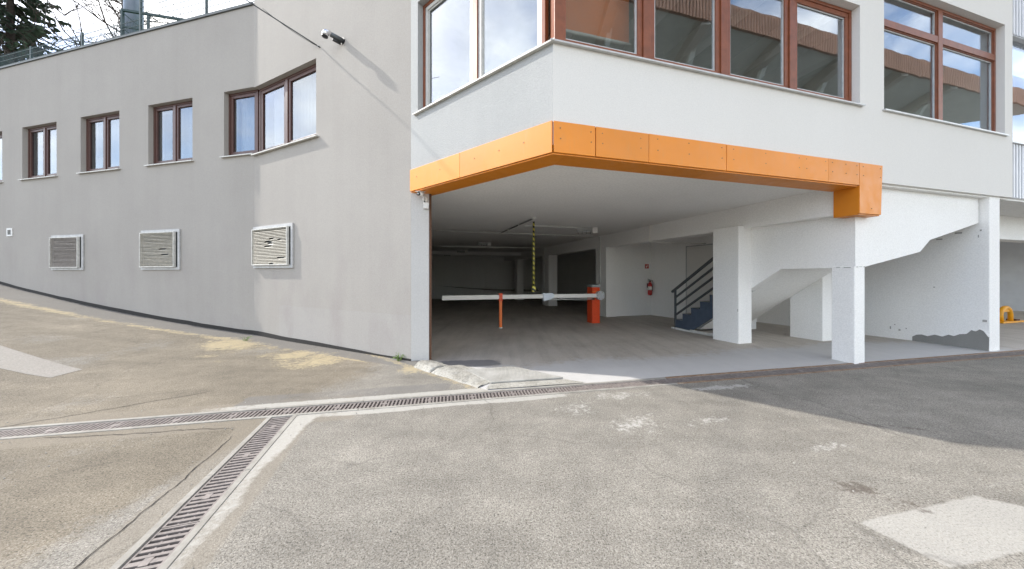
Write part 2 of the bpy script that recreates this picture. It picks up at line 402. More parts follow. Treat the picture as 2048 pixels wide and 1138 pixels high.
def paint_mat():
    m = N('road_paint'); m.rough(0.85)
    wear = m.ramp(m.noise(60, 5, 0.75), (0.30, 0.0), (0.43, 1.0))
    w2 = m.ramp(m.noise(6, 5, 0.7), (0.25, 0.55), (0.6, 1.0))
    m.col(m.mix(m.math('MULTIPLY', wear, w2), (0.22, 0.205, 0.18), m.mix(m.noise(90, 3), (0.40, 0.385, 0.35), (0.50, 0.485, 0.45))))
    m.bump(m.math('ADD', wear, m.noise(95, 3)), 0.6, 0.006)
paint_mat()
def patch_mat():
    m = N('patch_asphalt'); m.rough(0.9)
    c = m.ramp(m.noise(50, 5, 0.7), (0.32, (0.17, 0.155, 0.135)), (0.6, (0.27, 0.25, 0.222)))
    m.col(c); m.bump(m.noise(80, 4, 0.7), 0.6, 0.006)
patch_mat()
simple('crack_dark', (0.035, 0.03, 0.026), 0.95, 0, 0.3, 30)
def conc_mat():
    m = N('concrete'); m.rough(0.9)
    c = m.ramp(m.noise(2.4, 7, 0.7), (0.28, (0.24, 0.225, 0.19)), (0.5, (0.36, 0.345, 0.305)), (0.75, (0.46, 0.45, 0.415)))
    d = m.ramp(m.noise(38, 5, 0.75), (0.36, 0.55), (0.52, 1.0))
    m.col(m.mix(1.0, c, d, 'MULTIPLY')); m.bump(m.noise(34, 6, 0.75), 0.7, 0.012)
conc_mat()
def edge_mat():
    m = N('channel_edge'); m.rough(0.8)
    c = m.ramp(m.noise(5, 6, 0.7), (0.3, (0.20, 0.185, 0.16)), (0.7, (0.33, 0.315, 0.28)))
    m.col(c); m.bump(m.noise(70, 4), 0.4, 0.004)
edge_mat()
def rustedge_mat():
    m = N('rusty_edge'); m.rough(0.8)
    m.col(m.ramp(m.noise(9, 6, 0.7), (0.3, (0.13, 0.075, 0.045)), (0.55, (0.23, 0.155, 0.10)), (0.75, (0.32, 0.27, 0.21))))
    m.bump(m.noise(70, 4), 0.4, 0.004)
rustedge_mat()
def plate_mat():
    m = N('checker_steel'); m.rough(0.55); m.b.inputs['Metallic'].default_value = 0.25
    m.col(m.ramp(m.noise(4, 6, 0.7), (0.3, (0.33, 0.32, 0.29)), (0.7, (0.50, 0.49, 0.46))))
plate_mat()

# ------------------------------------------------------------------ drains (lines shared with the ground cut)
D1a = Vector((-6.6, 3.925 - 0.2075 * 6.6, 0)); D1d = Vector((1, 0.2075, 0)).normalized(); D1n = Vector((-D1d.y, D1d.x, 0)); D1L = 17.5
D2a = Vector((-2.43, 3.42, 0)); D2d = Vector((0.52, -1.75, 0)).normalized(); D2n = Vector((-D2d.y, D2d.x, 0)); D2L = 4.0
HW = 0.105
D2a = D2a - D2d * ((D2a - D1a).dot(D1n) + HW) / D2d.dot(D1n)      # starts at the near edge of the first channel
def d1(x, y): q = Vector((x, y, 0)) - D1a; return q.dot(D1d), q.dot(D1n)
def d2(x, y): q = Vector((x, y, 0)) - D2a; return q.dot(D2d), q.dot(D2n)

# ------------------------------------------------------------------ ground
def nz(x, y, s, o=0): return noise.noise(Vector((x * s + o, y * s - o, o * 1.7)))
def arange(a, b, st):
    n = int(round((b - a) / st)); return [a + (b - a) * i / n for i in range(n)]
xs = [-300, -160, -90, -60, -40, -30, -25, -21] + arange(-18, -6, 0.15) + arange(-6, 5, 0.036) + arange(5, 11, 0.12) + [11, 13, 16, 20, 26, 35, 60, 120, 300]
ys = [-300, -120, -60, -30, -15, -8, -4, -2, -1, 0, 0.7] + arange(1.2, 6.0, 0.036) + arange(6.0, 11, 0.15) + [11, 12, 14, 17, 21, 26, 32, 45, 80, 160, 300]
gv = [(x, y, gz(x, y)) for y in ys for x in xs]
nx = len(xs); gf = [(j * nx + i, j * nx + i + 1, (j + 1) * nx + i + 1, (j + 1) * nx + i) for j in range(len(ys) - 1) for i in range(nx - 1)]
gm = bpy.data.meshes.new('ground'); gm.from_pydata(gv, [], gf)
bm = bmesh.new(); bm.from_mesh(gm)
def bis(p, n):
    bmesh.ops.bisect_plane(bm, geom=bm.verts[:] + bm.edges[:] + bm.faces[:], plane_co=p, plane_no=n, dist=1e-5)
bis(D1a + D1n * HW, D1n); bis(D1a - D1n * HW, D1n); bis(D2a + D2n * HW, D2n); bis(D2a - D2n * HW, D2n)
WA = Vector((-1.53, 5.02, 0)); WB = Vector((-0.30, 4.02, 0)); Wn = Vector((-(WB - WA).y, (WB - WA).x, 0)).normalized()
bis(WA, Wn)
kill = []
for f in bm.faces:
    c = f.calc_center_median(); a1, b1 = d1(c.x, c.y); a2, b2 = d2(c.x, c.y)
    q = c - C0; u, v = q.dot(U), q.dot(V)
    inD1 = abs(b1) < HW and 0 < a1 < D1L
    inD2 = abs(b2) < HW and 0 < a2 < D2L
    inG = b1 > HW and (c - WA).dot(Wn) > 0 and u > -1.5 and v < 24 and u < 25
    if inD1 or inD2 or inG: kill.append(f)
bmesh.ops.delete(bm, geom=kill, context='FACES')
bm.to_mesh(gm); bm.free()
def sm(a, b, x): t = max(0, min(1, (x - a) / (b - a))); return t * t * (3 - 2 * t)
masks = {k: [] for k in ('sand', 'cement', 'scuff', 'oil', 'smooth', 'dusty', 'paint', 'brown')}
for vtx in gm.vertices:
    x, y = vtx.co.x, vtx.co.y
    if not (-19 < x < 12 and 1.0 < y < 12):
        for k in masks: masks[k].append(0.0)
        continue
    a1, b1 = d1(x, y); a2, b2 = d2(x, y)
    P = Vector((x, y, 0)); tR = (P - K0).dot(DR); dR = -(P - K0).dot(nR); sL = (P - K1).dot(DL); dL = -(P - K1).dot(nL)
    dw = dR if tR < RL else dL
    along = tR if tR < RL else RL + sL
    n1 = nz(x, y, 0.9, 3); n2 = nz(x, y, 2.3, 9)
    sand = 0
    if b1 > 0.1 and dw > -0.2:
        line = math.exp(-((dw - (0.34 + 0.04 * along) - 0.05 * n2) / (0.05 + 0.012 * along)) ** 2) * sm(0.2, 0.8, along) * (0.85 + 0.25 * n1)
        edge = 0.32 + 0.045 * along
        spread = math.exp(-((dw - edge - 0.30) / 0.55) ** 2) * sm(0.4, 1.4, along) * (1 - sm(4.2, 6.2, along)) * (0.82 + 0.8 * n1 + 0.5 * n2)
        edgeline = math.exp(-((dw - 0.62) / 0.06) ** 2) * sm(7, 9, along) * 0.2
        rib = math.exp(-((dw - 1.35 - 0.1 * n1) / 0.22) ** 2) * sm(1.5, 2.2, along) * (1 - sm(3.3, 4.2, along)) * (0.4 + 0.9 * n2)
        sand = max(line * 0.8, spread * 0.92, edgeline, rib * 0.9, 0)
        if along < 0.8: sand = max(sand, 0.75 * math.exp(-(((P - Vector((-1.55, 4.9, 0))).length) / 0.28) ** 2))
        wl = (P - WA).dot(Wn)
        if -0.12 < wl <= 0.001 and 0 < (P - WA).length < 1.7: sand = max(sand, 0.55)
    masks['sand'].append(sand)
    ce = 0
    o1 = abs(b1) - HW
    if 0 <= o1 < 0.6:
        w_near = 0.14 + 0.06 * n1
        if b1 < 0: ce = (1 - sm(w_near * 0.8, w_near * 1.25, o1)) * (0.85 * sm(3.6, 5.4, a1) * (1 - sm(7.0, 7.9, a1)) )
        else: ce = (1 - sm(0.13, 0.2, o1)) * 0.8 * sm(2.4, 4.2, a1) * (1 - sm(7.2, 7.6, a1))
    o2 = abs(b2) - HW
    if 0 <= o2 < 0.5 and a2 > -0.1:
        w2 = (0.20 * math.exp(-a2 * 0.9) + 0.09 + 0.07 * n2) if b2 < 0 or True else 0
        side = 0.9 if D2n.dot(Vector((1, 0, 0))) * b2 > 0 else 0.0
        ce = max(ce, (1 - sm(w2 * 0.7, w2 * 1.3, o2)) * side * (0.9 - 0.25 * sm(0.5, 1.3, a2)))
    masks['cement'].append(ce)
    du = 0
    if 0 <= o1 < 0.5 and a1 < 5: du = (1 - sm(0.15, 0.34, o1)) * 0.95
    if 0 <= o2 < 0.4 and a2 > 0: du = max(du, (1 - sm(0.16, 0.3, o2)) * 0.85)
    masks['dusty'].append(du)
    bw = 0.0
    if b1 > 0: bw = sm(-1.2, -2.6, x) if False else 1 - sm(-2.8, -1.2, x)
    elif b2 * D2n.x < 0 or x < -2.6: bw = 0.8 * (1 - sm(-2.6, -2.1, x))
    masks['brown'].append(bw * (0.85 + 0.5 * n1))
    def blob(px, py, lx, ly, ang):
        q = Vector((x - px, y - py, 0)); c_, s_ = math.cos(ang), math.sin(ang)
        return math.exp(-(((q.x * c_ + q.y * s_) / lx) ** 2 + ((-q.x * s_ + q.y * c_) / ly) ** 2))
    masks['scuff'].append(max(0.72 * blob(2.75, 4.13, 0.62, 0.10, 0.2), 0.5 * blob(1.3, 3.85, 0.55, 0.2, 0.1), 0.52 * blob(1.25, 3.15, 0.5, 0.25, 0.4),
                              0.56 * blob(2.72, 2.72, 0.3, 0.08, 0.2), 0.62 * blob(1.17, 1.63, 0.035, 0.07, 0.3), 0.5 * blob(0.75, 3.5, 0.4, 0.25, 0.2),
                              0.45 * blob(1.95, 3.2, 0.5, 0.12, 0.2)))
    pq = -9.0
    for quad, lv in (([(2.08, 1.90), (2.22, 1.60), (3.62, 1.86), (3.10, 2.12)], 1.0), ([(2.75, 2.06), (3.10, 2.12), (4.4, 2.35), (4.1, 2.52)], 0.42)):
        dd = 9.0
        for e_ in range(4):
            ax_, ay_ = quad[e_]; bx_, by_ = quad[(e_ + 1) % 4]; ln = math.hypot(bx_ - ax_, by_ - ay_)
            dd = min(dd, ((bx_ - ax_) * (y - ay_) - (by_ - ay_) * (x - ax_)) / ln)
        pq = max(pq, sm(-0.035, 0.035, dd) * lv)
    masks['paint'].append(max(0.0, pq))
    masks['oil'].append(max(0.66 * blob(2.40, 2.19, 0.20, 0.12, -0.5), 0.58 * blob(2.56, 2.05, 0.20, 0.10, -0.5), 0.5 * blob(3.6, 3.1, 0.7, 0.07, -0.25), 0.36 * blob(-4.1, 2.35, 0.5, 0.15, 0.2)))
    smo = 0
    if b1 > 0.1 and dw > -0.2: smo = (1 - sm(0.28 + 0.035 * along, 0.36 + 0.05 * along, dw)) * 0.9
    if b1 > 0.1 and 3.6 < a1 < 6 : smo = max(smo, 0.62 * (1 - sm(0.3, 0.42, o1 - 0.1)) + 0.2 * n1)
    masks['smooth'].append(smo)
for k, vals in masks.items():
    a = gm.attributes.new(k, 'FLOAT', 'POINT'); a.data.foreach_set('value', vals)
gm.shade_smooth() if hasattr(gm, 'shade_smooth') else None
add('ground', gm, 'asphalt', None, True, kind='structure')

# garage floor sheet
fm = MB(); us = arange(-1.75, 8.9, 0.07) + [8.95, 10, 12, 14, 17, 20, 25]; vsn = 150
drain_v = {}
def vstart(u):
    # distance in v from the facade line to the inner edge of the drain
    lo, hi = -3.0, 6.0
    for _ in range(40):
        mid = (lo + hi) / 2; p = Bf(u, mid, 0); b = d1(p.x, p.y)[1] - HW
        w = (p - WA).dot(Wn)
        if b > 0 and w > 0: hi = mid
        else: lo = mid
    return hi
rows = []
for u in us:
    v0 = vstart(u); col = []
    for j in range(vsn):
        t = j / (vsn - 1); v = v0 + (24 - v0) * t ** 2.2
        col.append((u, v))
    rows.append(col)
verts = [tuple(Bf(u, v, fz(v))) for c in rows for u, v in c]
faces = [(i * vsn + j, (i + 1) * vsn + j, (i + 1) * vsn + j + 1, i * vsn + j + 1) for i in range(len(us) - 1) for j in range(vsn - 1)]
me = bpy.data.meshes.new('garage_floor'); me.from_pydata(verts, [], faces)
pale, tar, line = [], [], []
for c in rows:
    for u, v in c:
        p = Bf(u, v, 0); n1 = nz(u, v, 0.8, 5)
        pale.append(0.95 * (1 - sm(0.9, 2.6, v + 0.25 * u * 0.3 + 0.5 * n1)) * (1 - 0.6 * sm(8.5, 9.5, u)))
        q1 = (u + 0.75 + 0.3 * n1); 
        t_ = math.exp(-((u + 0.72) / 0.62) ** 4) * math.exp(-((v - 2.02 + 0.18 * (u + 1) - 0.08 * n1) / 0.26) ** 4)
        tar.append(t_ * 0.9)
        l_ = 0
        for (ua, va, ub, vb) in ((0.6, 5.7, -0.9, 8.6), (-1.3, 5.2, 1.2, 6.6), (4.2, 8.0, 3.6, 7.2), (0.8, 5.3, 2.2, 3.6)):
            A = Vector((ua, va)); Bq = Vector((ub, vb)); d = Bq - A; t = max(0, min(1, (Vector((u, v)) - A).dot(d) / d.length_squared))
            l_ = max(l_, math.exp(-((Vector((u, v)) - A - d * t).length / 0.05) ** 2))
        line.append(l_ * 0.75)
for k, vals in (('pale', pale), ('tar', tar), ('line', line)):
    a = me.attributes.new(k, 'FLOAT', 'POINT'); a.data.foreach_set('value', vals)
add('garage_floor', me, 'garage_concrete', None, True, kind='structure')

# painted quad and lighter repair patch
def sheet(name, pts, h, mat, n=24):
    m = MB(); P = [Vector((x, y, 0)) for x, y in pts]
    for i in range(n):
        for j in range(n):
            def g(a, b):
                p = P[0].lerp(P[1], a).lerp(P[3].lerp(P[2], a), b); return Vector((p.x, p.y, gz(p.x, p.y) + h))
            m.quad(g(i / n, j / n), g((i + 1) / n, j / n), g((i + 1) / n, (j + 1) / n), g(i / n, (j + 1) / n))
    return m.build(name, mat, None, True, kind='structure')
sheet('asphalt_patch', [(-6.55, 4.82), (-6.50, 4.45), (-9.6, 5.15), (-9.2, 5.65)], 0.004, 'patch_asphalt')

# ------------------------------------------------------------------ drainage channels
def grate_mesh():
    m = MB(); I = lambda a, b, c: Vector((a, b, c)); n = 12; L = 0.496; p = L / n
    for k in range(n + 1):
        x = -L / 2 + p * k; w = 0.0095
        if k == 6: w = 0.014
        m.box(I, max(x - w, -L / 2), min(x + w, L / 2), -0.082, 0.082, -0.022, -0.004)
    for y in (-0.088, 0.088): m.box(I, -L / 2, L / 2, y - 0.008, y + 0.008, -0.024, -0.003)
    for y in (-0.028, 0.028): m.box(I, -L / 2 + 0.002, L / 2 - 0.002, y - 0.004, y + 0.004, -0.03, -0.012)
    m.box(I, -0.026, 0.026, -0.02, 0.02, -0.02, -0.002)
    return m.mesh('grate')
GR = grate_mesh(); GR.materials.append(M['cast_iron'])
def drain(a, d, n, L, label, rusty_from=None):
    t = thing('drainage_channel', a, label, 'drain')
    F = lambda s, b, z: a + d * s + n * b + Z * (z + gz((a + d * s).x, (a + d * s).y))
    m = MB(); w = HW
    m.quad(F(0, -w, -0.14), F(L, -w, -0.14), F(L, w, -0.14), F(0, w, -0.14))
    for sgn in (-1, 1): m.quad(F(0, sgn * w, -0.14), F(L, sgn * w, -0.14), F(L, sgn * w, -0.0), F(0, sgn * w, -0.0))
    for s in (0, L): m.quad(F(s, -w, -0.14), F(s, w, -0.14), F(s, w, 0), F(s, -w, 0))
    m.build('trough', 'dark_void', t)
    k = 0; s = 0.25
    while s < L:
        o = bpy.data.objects.new('grate', GR); COL.objects.link(o); o.parent = t
        pz = F(s, 0, 0) - a; o.location = pz + Z * random.uniform(-0.002, 0.001); o.rotation_euler = (0, 0, math.atan2(d.y, d.x) + random.uniform(-.004, .004))
        s += 0.5
    for sgn in (-1, 1):
        s = 0.0
        while s < L - 0.01:
            e = min(s + 0.996, L); mm = MB()
            b0, b1 = sorted((sgn * (w - 0.008), sgn * (w + 0.034))); j = random.uniform(-0.0015, 0.002)
            mm.box(F, s, e, b0, b1, -0.05, 0.006 + j)
            rusty = rusty_from is not None and s > rusty_from
            mm.build('edge_strip', 'rusty_edge' if rusty else 'channel_edge', t, bevel=0.003)
            s += 1.0
    return t
drain(D1a, D1d, D1n, D1L, 'long slotted drain running along the garage threshold and across the road', 8.2)
drain(D2a, D2d, D2n, D2L, 'short slotted drain branching towards the viewer from the long one')

# ------------------------------------------------------------------ windows
def ring(m, fn, a0, a1, c0, c1, w, b0, b1):
    m.box(fn, a0, a1, b0, b1, c0, c0 + w); m.box(fn, a0, a1, b0, b1, c1 - w, c1)
    m.box(fn, a0, a0 + w, b0, b1, c0 + w, c1 - w); m.box(fn, a1 - w, a1, b0, b1, c0 + w, c1 - w)
def window(parent, fn, a0, a1, c0, c1, dep, cuts, frame_mat, glass, name='window', transom=None, curtain=None, sash_w=0.055, mull=0.09, label=None, sash_mat=None, gasket=None):
    """cuts: inner positions of mullions; fn(a, b inward, c)"""
    fr = MB(); fw = 0.05
    ring(fr, fn, a0, a1, c0, c1, fw, dep, dep + 0.08)
    props = {'label': label} if label else {}
    w = fr.build(name, frame_mat, parent, bevel=0.004, **props)
    e = [a0 + fw - mull / 2] + list(cuts) + [a1 - fw + mull / 2]
    for k in cuts:
        MB().box(fn, k - mull / 2, k + mull / 2, dep - 0.008, dep + 0.082, c0 + fw, c1 - fw).build('mullion', frame_mat, w, bevel=0.004)
    rows_ = [(c0 + fw, c1 - fw)]
    if transom:
        rows_ = [(c0 + fw, transom - 0.06), (transom + 0.06, c1 - fw)]
        for i in range(len(e) - 1):
            MB().box(fn, e[i] + mull / 2, e[i + 1] - mull / 2, dep - 0.004, dep + 0.078, transom - 0.06, transom + 0.06).build('transom', frame_mat, w, bevel=0.004)
    for i in range(len(e) - 1):
        x0, x1 = e[i] + mull / 2, e[i + 1] - mull / 2
        for y0, y1 in rows_:
            s_ = MB(); ring(s_, fn, x0 + 0.003, x1 - 0.003, y0 + 0.003, y1 - 0.003, sash_w, dep + 0.012, dep + 0.07)
            s_.build('sash', sash_mat or frame_mat, w, bevel=0.004)
            if gasket:
                g_ = MB(); ring(g_, fn, x0 + 0.003 + sash_w, x1 - 0.003 - sash_w, y0 + 0.003 + sash_w, y1 - 0.003 - sash_w, 0.022, dep + 0.03, dep + 0.06)
                g_.build('gasket', gasket, w)
            MB().box(fn, x0 + sash_w - 0.005, x1 - sash_w + 0.005, dep + 0.040, dep + 0.046, y0 + sash_w - 0.005, y1 - sash_w + 0.005).build('pane', glass, w)
    if curtain:
        for (x0, x1) in curtain:
            m = MB(); n = max(6, int((x1 - x0) / 0.035))
            for i in range(n):
                def cp(k, c): return fn(x0 + (x1 - x0) * k / n, dep + 0.22 + 0.018 * math.sin(k * 1.9), c)
                m.quad(cp(i, c0 + .02), cp(i + 1, c0 + .02), cp(i + 1, c1 - .02), cp(i, c1 - .02))
            m.build('curtain', 'curtain', w, True)
    return w

# ------------------------------------------------------------------ office wing (left, bent wall)
wing = thing('office_wing', K1 + nL * 0.2, 'long grey plastered wing with a bent wall and red-brown windows', 'building')
ZT = 7.86
Lend = 17.0
Lwins = [(1.99, 3.58), (4.70, 6.32), (7.40, 9.05), (10.08, 11.75), (12.75, 14.4)]
lz0, lz1 = 4.32, 5.92
holesL = [(-1, 0.94, lz0, lz1)] + [(a, b, lz0, lz1) for a, b in Lwins]
add('wall', wall_holes(Lf, 0, Lend, -0.5, ZT, holesL, 0, 0.32), 'wing_plaster', wing, label='shaded stretch of grey plastered wall with five windows')
RT = 9.6
rw0 = RL - 2.36
add('wall', wall_holes(Rf, 0, RL, -0.4, RT, [(rw0, RL + 1, lz0 - 0.04, lz1 - 0.02)], 0, 0.30), 'wing_plaster', wing, label='sunlit stretch of grey plastered wall beside the garage')
MB().box(lambda a, b, c: K1 + nL * a + DL * b + Z * c, 0.32, 6, -0.3, 0.0, ZT - 0.1, RT).build('upper_return_wall', 'wing_plaster', wing)
# coping
MB().box(Lf, 0.002, Lend + .05, -0.035, 0.36, ZT, ZT + 0.045).build('coping', 'dark_coping', wing)
# roof + rear + end walls (close the wing)
rp = [Lf(0, .3, 0), Lf(Lend, .3, 0), Lf(Lend, 6, 0), Lf(0, 6, 0)]
MB().prism([p + Z * 7.45 for p in rp], [p + Z * 7.6 for p in rp]).build('roof', 'turf', wing)
MB().box(Lf, -0.0, Lend, 5.8, 6.1, -0.3, ZT).build('rear_wall', 'wing_plaster', wing)
MB().box(Lf, Lend - 0.3, Lend, 0.32, 5.8, -0.3, ZT - 0.01).build('end_wall', 'wing_plaster', wing)
rp = [Rf(0.1, .3, 0), Rf(RL, .3, 0), Lf(0, 6, 0), Bf(-1.64, 9, 0)]
MB().prism([p + Z * 9.2 for p in rp], [p + Z * 9.35 for p in rp]).build('roof', 'roof_grey', wing)
MB().box(Lf, -0.9, 6.0, 6.2, 6.4, -0.3, 9.3).build('rear_wall', 'wing_plaster', wing)
# near-black strip painted in place of the shaded gap under the wall
for (fn, a0, a1) in ((Rf, 0.0, RL), (Lf, 0.0, Lend)):
    m = MB(); n = 40
    for i in range(n):
        s0, s1 = a0 + (a1 - a0) * i / n, a0 + (a1 - a0) * (i + 1) / n
        h = []
        for s in (s0, s1):
            p = fn(s, 0, 0); g = gz(p.x, p.y)
            base = 0.035 + 0.055 * sm(0.3, 4.0, s if fn is Rf else s + RL) * (1 - 0.3 * sm(4, 12, s if fn is Lf else 0)) + 0.02 * nz(p.x, p.y, 1.3, 4)
            h.append((g - 0.1, g + base))
        m.prism([fn(s0, -0.012, h[0][0]), fn(s1, -0.012, h[1][0]), fn(s1, -0.012, h[1][1]), fn(s0, -0.012, h[0][1])],
                [fn(s0, 0.01, h[0][0]), fn(s1, 0.01, h[1][0]), fn(s1, 0.01, h[1][1]), fn(s0, 0.01, h[0][1])])
    m.build('shadow_gap_strip', 'gap_shade', wing)
def sill(parent, fn, a0, a1, z, out=0.05, dep=0.12):
    m = MB()
    m.prism([fn(a0, -out, z - 0.02), fn(a0, -out, z + 0.004), fn(a0, dep, z + 0.03), fn(a0, dep, z + 0.004)],
            [fn(a1, -out, z - 0.02), fn(a1, -out, z + 0.004), fn(a1, dep, z + 0.03), fn(a1, dep, z + 0.004)])
    return m.build('sill', 'dirty_white_metal', parent)
DEP = 0.10
for i, (a, b) in enumerate(Lwins):
    c = (a + b) / 2
    w = window(wing, Lf, a + 0.003, b - 0.003, lz0 + 0.03, lz1 - 0.003, DEP, [c], 'brown_wood', 'wing_glass', sash_w=0.06, mull=0.08,
               curtain=[(a + 0.08, b - 0.42)])
    sill(w, Lf, a - 0.06, b + 0.06, lz0, 0.06, DEP)
w = window(wing, Lf, 0.012, 0.937, lz0 + 0.03, lz1 - 0.003, DEP, [], 'brown_wood', 'wing_glass', sash_w=0.07, curtain=[(0.1, 0.85)], label='narrow sash of the bent window')
sill(w, Lf, -0.012, 1.0, lz0, 0.06, DEP)
w = window(wing, Rf, rw0 + 0.003, RL - 0.02, lz0 - 0.01, lz1 - 0.023, DEP, [rw0 + 1.22], 'brown_wood', 'wing_glass', sash_w=0.07, mull=0.10,
           curtain=[(rw0 + .15, RL - .2)], label='wide two-sash part of the bent window')
sill(w, Rf, rw0 - 0.09, RL - 0.012, lz0 - 0.04, 0.07, DEP)
# light blocker floor inside the wing
MB().prism([p + Z * 3.6 for p in [Lf(0, .33, 0), Lf(Lend, .33, 0), Lf(Lend, 5.8, 0), Lf(0, 5.8, 0)]], [p + Z * 3.7 for p in [Lf(0, .33, 0), Lf(Lend, .33, 0), Lf(Lend, 5.8, 0), Lf(0, 5.8, 0)]]).build('floor', 'room_floor', wing)

# louvred vents
def vent(fn, a0, a1, c0, c1, label, slat_mat, broken=0):
    t = thing('wall_vent', fn((a0 + a1) / 2, 0, c0), label, 'vent', 'louvred vents low on the wing wall')
    m = MB(); ring(m, fn, a0, a1, c0, c1, 0.07, -0.035, -0.001); m.build('frame', 'vent_grey', t, bevel=0.004)
    x0, x1, y0, y1 = a0 + 0.085, a1 - 0.01, c0 + 0.085, c1 - 0.085
    x0, x1 = (a0 + 0.14, a1 - 0.06) if fn is Rf else (a0 + 0.14, a1 - 0.06)
    MB().box(fn, a0 + 0.08, a1 - 0.08, -0.012, -0.003, c0 + 0.08, c1 - 0.08).build('backing', 'grey_steel', t)
    m = MB(); ring(m, fn, x0 - 0.02, x1 + 0.02, y0 - 0.02, y1 + 0.02, 0.022, -0.085, -0.036); m.build('louvre_frame', 'dirty_white_metal', t)
    n = 24; p = (y1 - y0) / n; rng = random.Random(int(a0 * 100) + 5)
    for k in range(n):
        z = y0 + p * (k + 0.5); segs = [(x0, x1)]
        if broken and rng.random() < broken:
            q = x0 + (x1 - x0) * rng.uniform(0.02, 0.45); l = (x1 - x0) * rng.uniform(0.06, 0.22); segs = [(x0, q), (q + l, x1)]
        mm = MB(); tilt = 0.7 + rng.uniform(-0.12, 0.12)
        for s0, s1 in segs:
            if s1 - s0 < 0.02: continue
            mm.prism([fn(s0, -0.078, z - p * tilt * 0.62), fn(s0, -0.076, z - p * tilt * 0.50), fn(s0, -0.04, z + p * 0.52), fn(s0, -0.042, z + p * 0.40)],
                     [fn(s1, -0.078, z - p * tilt * 0.62), fn(s1, -0.076, z - p * tilt * 0.50), fn(s1, -0.04, z + p * 0.52), fn(s1, -0.042, z + p * 0.40)])
        if mm.v: mm.build('slat', slat_mat, t)
    return t
simple('slat_tan', (0.50, 0.46, 0.38), 0.55, 0, 0.3, 16)
simple('slat_brown', (0.33, 0.29, 0.25), 0.6, 0, 0.3, 16)
vent(Rf, RL - 1.60, RL - 0.03, 1.60, 2.57, 'pale louvred vent with broken slats on the sunlit wall beneath the bent window', 'slat_tan', 0.24)
vent(Lf, 2.39, 3.80, 1.57, 2.61, 'light grey louvred vent in shade, middle one of the three', 'slat_tan', 0.06)
vent(Lf, 6.15, 7.57, 1.57, 2.58, 'brownish louvred vent in shade, farthest left of the three', 'slat_brown', 0)
t = thing('wall_grille', Lf(9.65, 0, 2.62), 'tiny square grille high on the shaded wall near the left edge', 'vent')
m = MB(); ring(m, Lf, 9.52, 9.80, 2.62, 2.87, 0.05, -0.02, -0.001); m.build('frame', 'white_metal', t)
for k in range(4): MB().box(Lf, 9.57, 9.75, -0.016, -0.004, 2.68 + k * 0.04, 2.70 + k * 0.04).build('slat', 'grey_steel', t)

# ------------------------------------------------------------------ garage building
gar = thing('garage_building', Bf(4, 6, 0), 'white building on columns over an open garage with orange trim', 'building')
FB, FT = 2.96, 8.9
SZ = 4.13
add('facade_wall', wall_holes(Bf, 0, 9.65, FB, FT, [(-1, 5.22, SZ, 5.72), (5.80, 9.38, SZ + 0.02, 6.28)], 0, 0.28), 'facade_plaster', gar, label='smooth white facade wall with two window openings')
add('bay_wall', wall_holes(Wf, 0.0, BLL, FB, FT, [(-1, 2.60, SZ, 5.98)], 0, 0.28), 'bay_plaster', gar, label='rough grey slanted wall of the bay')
# slab / soffit
def poly_slab(name, pts, z0, z1, mat, parent):
    return MB().prism([Bf(u, v, z0) for u, v in pts], [Bf(u, v, z1) for u, v in pts]).build(name, mat, parent)
footprint = [(0.02, 0.05), (9.6, 0.05), (9.6, 24), (-1.62, 24), (-1.62, 2.31)]
poly_slab('ceiling', footprint, 2.93, 3.2, 'garage_soffit', gar)
poly_slab('roof', [(0.1, 0.2), (9.6, 0.2), (9.6, 12), (-1.6, 12), (-1.6, 2.4)], 7.2, 7.4, 'roof_grey', gar)
MB().box(Bf, 9.35, 9.65, 0.28, 12, 3.2, FT).build('end_wall', 'facade_plaster', gar)
MB().box(Bf, -1.64, 9.35, 7.0, 7.2, 3.2, 7.2).build('room_wall', 'room_wall', gar)
MB().box(Bf, 0.3, 9.3, 0.3, 7.0, 3.21, 3.24).build('room_floor', 'room_floor', gar)
# sloping room beams under the roof (seen through the glass)
for k, u in enumerate((1.6, 3.2, 4.8, 6.6, 8.2)):
    MB().box(Bf, u - 0.13, u + 0.13, 0.35, 7.0, 6.75, 7.19).build('room_beam', 'curtain', gar)
MB().box(Bf, 0.24, 1.26, 0.36, 0.39, 4.62, 7.0).build('orange_blind', 'orange_curtain', gar)
MB().tube([Bf(0.22, 0.37, 4.60), Bf(1.28, 0.37, 4.60)], 0.02).build('blind_rail', 'white_metal', gar)
# columns and beams
def col(u0, u1, v0, v1, z1=2.6, z0=None, name='column'):
    return MB().box(Bf, u0, u1, v0, v1, (fz(v1) - 0.05) if z0 is None else z0, z1).build(name, 'garage_white', gar, bevel=0.012)
col(5.385, 5.64, 0.152, 0.46, 1.60)
col(5.05, 5.42, 1.87, 2.50, 2.50)
col(5.205, 5.65, 7.24, 8.0, 2.50)
col(5.205, 5.72, 13.0, 14.0, 2.50)
col(5.205, 5.70, 19.2, 20.0, 2.50)
col(7.05, 7.42, 1.55, 2.20, 1.75)
MB().box(Bf, 5.20, 5.66, 0.29, 23.3, 2.455, 2.95).build('beam', 'garage_white', gar, bevel=0.01)
MB().box(Bf, -1.34, 5.19, 18.2, 18.6, 2.70, 2.95).build('beam', 'garage_white', gar, bevel=0.01)
MB().box(Bf, -1.64, -1.34, 2.264, 24, -0.9, 2.95).build('garage_side_wall', 'jamb_plaster', gar, bevel=0.008)
MB().box(Bf, -1.34, 3.55, 23.4, 23.7, -0.9, 2.95).build('garage_back_wall', 'garage_white', gar)
MB().box(Bf, 3.55, 9.2, 23.3, 24.1, -0.9, 2.95).build('garage_back_wall', 'garage_white', gar)
MB().box(Bf, 5.64, 7.30, 7.32, 7.5, -0.3, 2.95).build('partition_wall', 'garage_white', gar)
